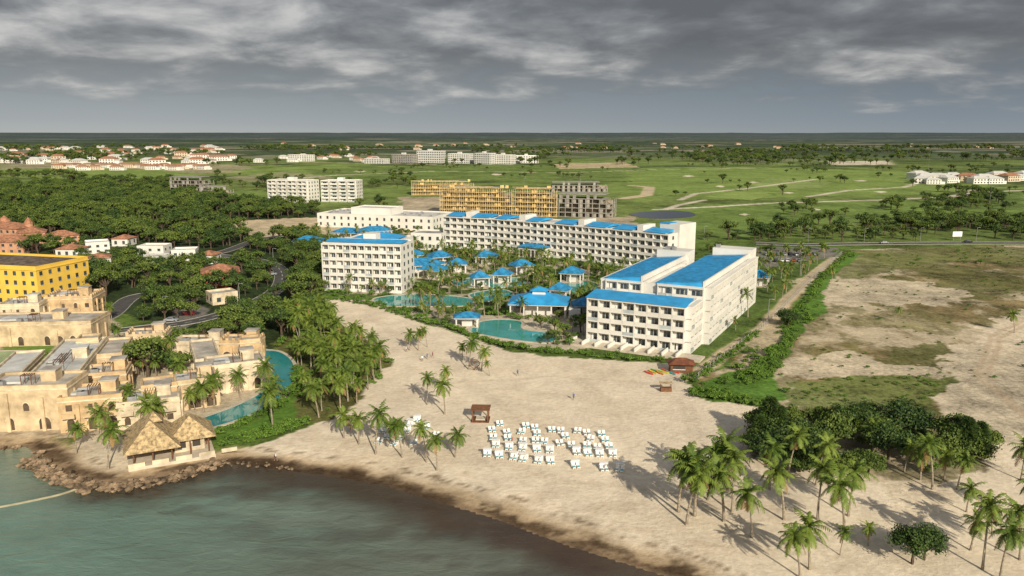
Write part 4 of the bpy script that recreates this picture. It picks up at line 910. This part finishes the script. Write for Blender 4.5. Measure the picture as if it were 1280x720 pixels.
for (a,c,k,kind) in rows[::-1]:
    for i in range(k):
        t_=i/(k-1)
        if random.random()<.10: continue
        lounger(a[0]+(c[0]-a[0])*t_+random.uniform(-3,3),a[1]+(c[1]-a[1])*t_+random.uniform(-1.2,1.2),random.uniform(-.3,.2),.85 if not kind else .8,kind)
for p in ((478,541),(484,549),(493,557),(501,549),(508,541),(512,533),(522,528),(526,546),(534,537),(474,554),(544,546),(517,556)): lounger(p[0],p[1],random.uniform(-.5,.5),.8,0 if p[1]>545 else 1)
b=B('beach_gazebo',G(590,528),(1,-.05)); 
for u in (0,3.2):
    for v in (0,3.0): b.box('posts',WOOD,u,u+.22,v,v+.22,-.1,2.5)
b.box('deck',WOOD,-.2,3.6,-.2,3.4,-.1,.18)
for i in range(9): b.box('pergola_slats',WOOD,-.3,3.75,-.2+i*.42,0.0+i*.42,2.66,2.8)
for u in (0,3.2): b.box('beams',WOOD,u,u+.2,-.35,3.6,2.5,2.655)
b.box('daybed',PAVE,.7,2.7,.8,2.6,.19,.5); b.done()
b=B('wooden_beach_kiosk',G(838,466),(1,-.08)); b.box('walls',WOOD,0,5.6,0,3.4,-.1,2.3); b.hip('roof',mat('red_brown_roof',(0.2,0.075,0.04),.8,.2),-.7,6.3,-.9,4.1,2.31,1.3); b.obox('counter_opening',DARK,(0,0),(1,0),.6,3.6,0,.05,1,2.0); b.box('counter',FABRIC,.5,3.7,-.4,-.06,.9,1.0); b.done()
b=B('wooden_stall',G(826,490),(1,.05)); b.box('counter',WOOD,0,2.6,0,1.0,-.1,1.0); b.box('canopy',THATCH,-.2,2.8,-.2,1.4,2.0,2.1)
for u in (0,2.4):
    for v in (0,.9): b.box('posts',WOOD,u,u+.1,v,v+.1,1.0,2.0)
b.done()
cols=[(0.7,.08,.04),(0.75,.5,.04),(.05,.4,.12),(.7,.25,.03),(.6,.6,.08),(.7,.06,.05),(.05,.35,.4)]
for i in range(9):
    cc=cols[i%7]; mm=mat('kayak_plastic_%d'%(i%7),cc,.4,.05); V=[];Fs=[];MI=[]; n_=9
    for j in range(n_):
        t_=j/(n_-1); wv=.38*math.sin(math.pi*min(max(t_,.03),.97))**.6; y=(t_-.5)*3.4; z=.12*(2*t_-1)**2
        V.extend([(-wv,y,.32+z),(-wv*.6,y,.02+z),(wv*.6,y,.02+z),(wv,y,.32+z),(0,y,.26+z)])
    for j in range(n_-1):
        for q in range(5): a=j*5+q; c=j*5+(q+1)%5; Fs.append((a,c,c+5,a+5)); MI.append(0)
    Fs.append((0,1,2,3,4)); MI.append(0); Fs.append(tuple(range(5*n_-1,5*n_-6,-1))); MI.append(0)
    o=bpy.data.objects.new('kayak',mk('kayak_mesh',V,Fs,MI,[mm])); scene.collection.objects.link(o); x,y=G(811+i*4.6,467-(i%3)*1.4); o.location=(x,y,0); o.rotation_euler=(0,0,random.uniform(0.2,1.0))
hx,hy=G(593,463); n_=40
cu=bpy.data.curves.new('heart_sculpture','CURVE'); cu.dimensions='3D'; cu.bevel_depth=.12; spn=cu.splines.new('POLY'); spn.points.add(n_-1); spn.use_cyclic_u=True
for i in range(n_):
    a=2*math.pi*i/n_; spn.points[i].co=(0.085*16*math.sin(a)**3,0,1.55+0.085*(13*math.cos(a)-5*math.cos(2*a)-2*math.cos(3*a)-math.cos(4*a)),1)
ho=bpy.data.objects.new('heart_sculpture',cu); scene.collection.objects.link(ho); ho.location=(hx,hy,0); cu.materials.append(WOOD)
cu=bpy.data.curves.new('floating_boom','CURVE'); cu.dimensions='3D'; cu.bevel_depth=.22; spn=cu.splines.new('NURBS'); bp=[(-40,640),(0,634),(30,628),(60,622),(85,616),(106,607)]; spn.points.add(len(bp)-1); spn.use_endpoint_u=True
for i,p in enumerate(bp): x,y=G(*p,z=-.4); spn.points[i].co=(x,y,-.42,1)
o=bpy.data.objects.new('floating_boom',cu); scene.collection.objects.link(o); cu.materials.append(mat('boom_plastic',(.33,.30,.2),.8))
V=[];Fs=[];MI=[]
def rock(x,y,z,s):
    o=len(V); 
    for (ux,uy,uz) in ((1,0,0),(-1,0,0),(0,1,0),(0,-1,0),(0,0,1),(0,0,-1),(.7,.7,.5),(-.7,.7,.5),(-.7,-.7,.5),(.7,-.7,.5)):
        k=s*random.uniform(.7,1.15); V.append((x+ux*k,y+uy*k,z+uz*k*.75))
    for f_ in ((0,6,9),(6,0,2),(6,4,9),(6,2,7),(6,7,4),(2,1,7),(7,1,8),(7,8,4),(8,1,3),(8,3,9),(8,9,4),(3,0,9),(2,0,5),(1,2,5),(3,1,5),(0,3,5)): Fs.append(tuple(o+q for q in f_)); MI.append(0)
for (ln_,dn,wd,smx) in (([(36,578),(60,590),(95,602),(130,608),(170,605),(215,598),(250,586),(275,577)],.09,1.6,.75),([(36,575),(44,568),(56,580)],.3,1.2,.9),([(270,578),(320,580),(370,586)],.5,.8,.5),([(-10,558),(20,560)],.4,1.0,.8),([(60,596),(110,612),(180,608)],.5,1.5,1.0)):
    P=along(ln_,dn,wd)
    for q in P: rock(q[0],q[1],-.35+random.uniform(0,.55),random.uniform(.2,smx))
mo=mk('rock_breakwater',V,Fs,MI,[ROCK]); o=bpy.data.objects.new('rock_breakwater',mo); scene.collection.objects.link(o)
# people
def person(px,py,rz,shirt,walk=.25):
    V=[(0,0,.95),(0,0,1.15),(0,0,1.38),(0,0,1.5),(0,0.02,1.62),(0,0.02,1.74),(.19,0,1.42),(.25,.05,1.15),(.24,.12,.92),(-.19,0,1.42),(-.25,-.05,1.15),(-.24,.04,.92),(.1,0,.9),(.11,walk*.5,.5),(.11,walk,.08),(.11,walk+.16,.04),(-.1,0,.9),(-.11,-walk*.3,.5),(-.11,-walk,.08),(-.11,-walk+.16,.04)]
    E=[(0,1),(1,2),(2,3),(3,4),(4,5),(2,6),(6,7),(7,8),(2,9),(9,10),(10,11),(0,12),(12,13),(13,14),(14,15),(0,16),(16,17),(17,18),(18,19)]
    R_=[.15,.13,.15,.06,.1,.08,.06,.045,.035,.06,.045,.035,.09,.06,.045,.04,.09,.06,.045,.04]
    me=bpy.data.meshes.new('person'); me.from_pydata(V,E,[]); o=bpy.data.objects.new('person',me); scene.collection.objects.link(o)
    md=o.modifiers.new('skin','SKIN'); 
    for i,r_ in enumerate(R_): me.skin_vertices[0].data[i].radius=(r_,r_*.85)
    me.skin_vertices[0].data[0].use_root=True
    o.modifiers.new('s','SUBSURF').levels=1; x,y=G(px,py); o.location=(x,y,0); o.rotation_euler=(0,0,rz)
    m_=bpy.data.materials.get('clothed_person_'+shirt[0])
    if not m_:
        m_=bpy.data.materials.new('clothed_person_'+shirt[0]); m_.use_nodes=True; t=m_.node_tree; tcn=nd(t,'ShaderNodeTexCoord'); sp_=nd(t,'ShaderNodeSeparateXYZ'); ln(t,tcn.outputs['Object'],sp_.inputs[0])
        r_=ramp(t,math_(t,'DIVIDE',sp_.outputs[2],1.8),[(0,(.35,.2,.13)),(.28,(.05,.06,.1)),(.53,shirt[1]),(.83,(.38,.22,.15)),(.93,(.03,.02,.015))]); r_.color_ramp.interpolation='CONSTANT'; ln(t,r_.outputs[0],t.nodes['Principled BSDF'].inputs['Base Color'])
    me.materials.append(m_)
for i,p in enumerate(((528,452,0),(534,449,1),(541,447,2),(508,440,1.5),(647,470,2.6),(640,556,1),(560,470,2),(717,500,.4),(438,540,1),(345,576,2))): person(p[0],p[1],p[2],[('white',(.7,.7,.7)),('blue',(.06,.12,.3)),('red',(.4,.05,.05))][i%3])
# cars
def carmesh(c,i):
    V=[];Fs=[];MI=[]
    prof=[(-2.1,.35),(-2.15,.75),(-1.9,.95),(-1.45,1.0),(-.85,1.42),(.65,1.45),(1.25,1.0),(2.0,.85),(2.15,.6),(2.1,.35)]
    for s in (-.85,.85):
        for (x,z) in prof: V.append((x,s*(0.82 if z>1.1 else 1),z))
    k=len(prof)
    Fs.append(tuple(range(k))[::-1]); MI.append(0); Fs.append(tuple(range(k,2*k))); MI.append(0)
    for j in range(k): Fs.append((j,(j+1)%k,k+(j+1)%k,k+j)); MI.append(1 if j in (3,5) else 0)
    for s in (-.87,.87):
        o=len(V); V.extend([(-1.2,s*1.0,1.03),(1.0,s*1.0,1.03),(.55,s*.86,1.38),(-.8,s*.86,1.38)]); Fs.append((o,o+1,o+2,o+3)); MI.append(1)
    for wx_ in (-1.35,1.35):
        for s in (-.88,.68):
            o=len(V)
            for yy in (s,s+.2):
                for q in range(12): V.append((wx_+.33*math.cos(q*math.pi/6),yy,.33+.33*math.sin(q*math.pi/6)))
            for q in range(12): Fs.append((o+q,o+(q+1)%12,o+12+(q+1)%12,o+12+q)); MI.append(2)
            Fs.append(tuple(o+q for q in range(12))); MI.append(2); Fs.append(tuple(o+12+q for q in range(12))[::-1]); MI.append(2)
    return mk('car_mesh',V,Fs,MI,[mat('car_paint_%d'%i,c,.3,.02,1,0,.5),GLASS,RUB])
CMs=[carmesh(c,i) for i,c in enumerate(((.7,.7,.7),(.03,.03,.035),(.3,.31,.33),(.35,.03,.03)))]
for i,(px,py) in enumerate([(958+j*7.5,319+ (j%2)*.5) for j in range(9)]+[(962+j*7.5,327) for j in range(6)]+[(1105,304.6),(1210,303.2),(222,380),(228,386),(236,394),(214,402),(340,344)]):
    o=bpy.data.objects.new('parked_car',CMs[(i*7+i//3)%4]); scene.collection.objects.link(o); x,y=G(px,py); o.location=(x,y,.05); o.rotation_euler=(0,0,random.choice((1.3,1.5)) if i<15 else 0.05)
def lamp(px,py,h=8):
    x,y=G(px,py); b=B('street_lamp',(x,y)); b.cyl('pole',METAL,0,0,-.1,h,.12,.07,8); b.box('arm',METAL,0,1.4,-.05,.05,h-.1,h); b.box('lamp_head',METAL,1.0,1.7,-.14,.14,h-.22,h-.11); b.done()
for p in ((1010,303),(1080,303),(1150,302.5),(1220,302),(725,258,26),(655,255,22),(1160,215,34),(1236,262,18),(342,332),(300,382),(206,400),(880,300),(1000,345,7),(960,400,7)): lamp(*p)
b=B('billboard',G(1190,301),(1,.1)); 
for u in (.8,4.8): b.cyl('posts',METAL,u,0,-.1,2.29,.12)
b.box('panel',FABRIC,0,5.6,-.12,.12,2.4,5.2); b.box('frame',METAL,-.1,5.7,-.06,.06,2.3,2.39); b.done()
fl=GL([(1052,318),(1020,345),(985,380),(950,414),(905,448),(868,478)]); b=B('boundary_fence',(0,0))
for a,c in zip(fl[:-1],fl[1:]):
    d,l=dirn(a,c); k=int(l/3)
    for i in range(k): b.cyl('posts',KERB,a[0]+d[0]*l*i/k,a[1]+d[1]*l*i/k,-.1,1.9,.08,.08,5)
    for z in (.5,1.1,1.7): b.obox('rails',METAL,a,d,0,l,-.02,.02,z,z+.05)
b.done()
print('objects',len(bpy.data.objects))
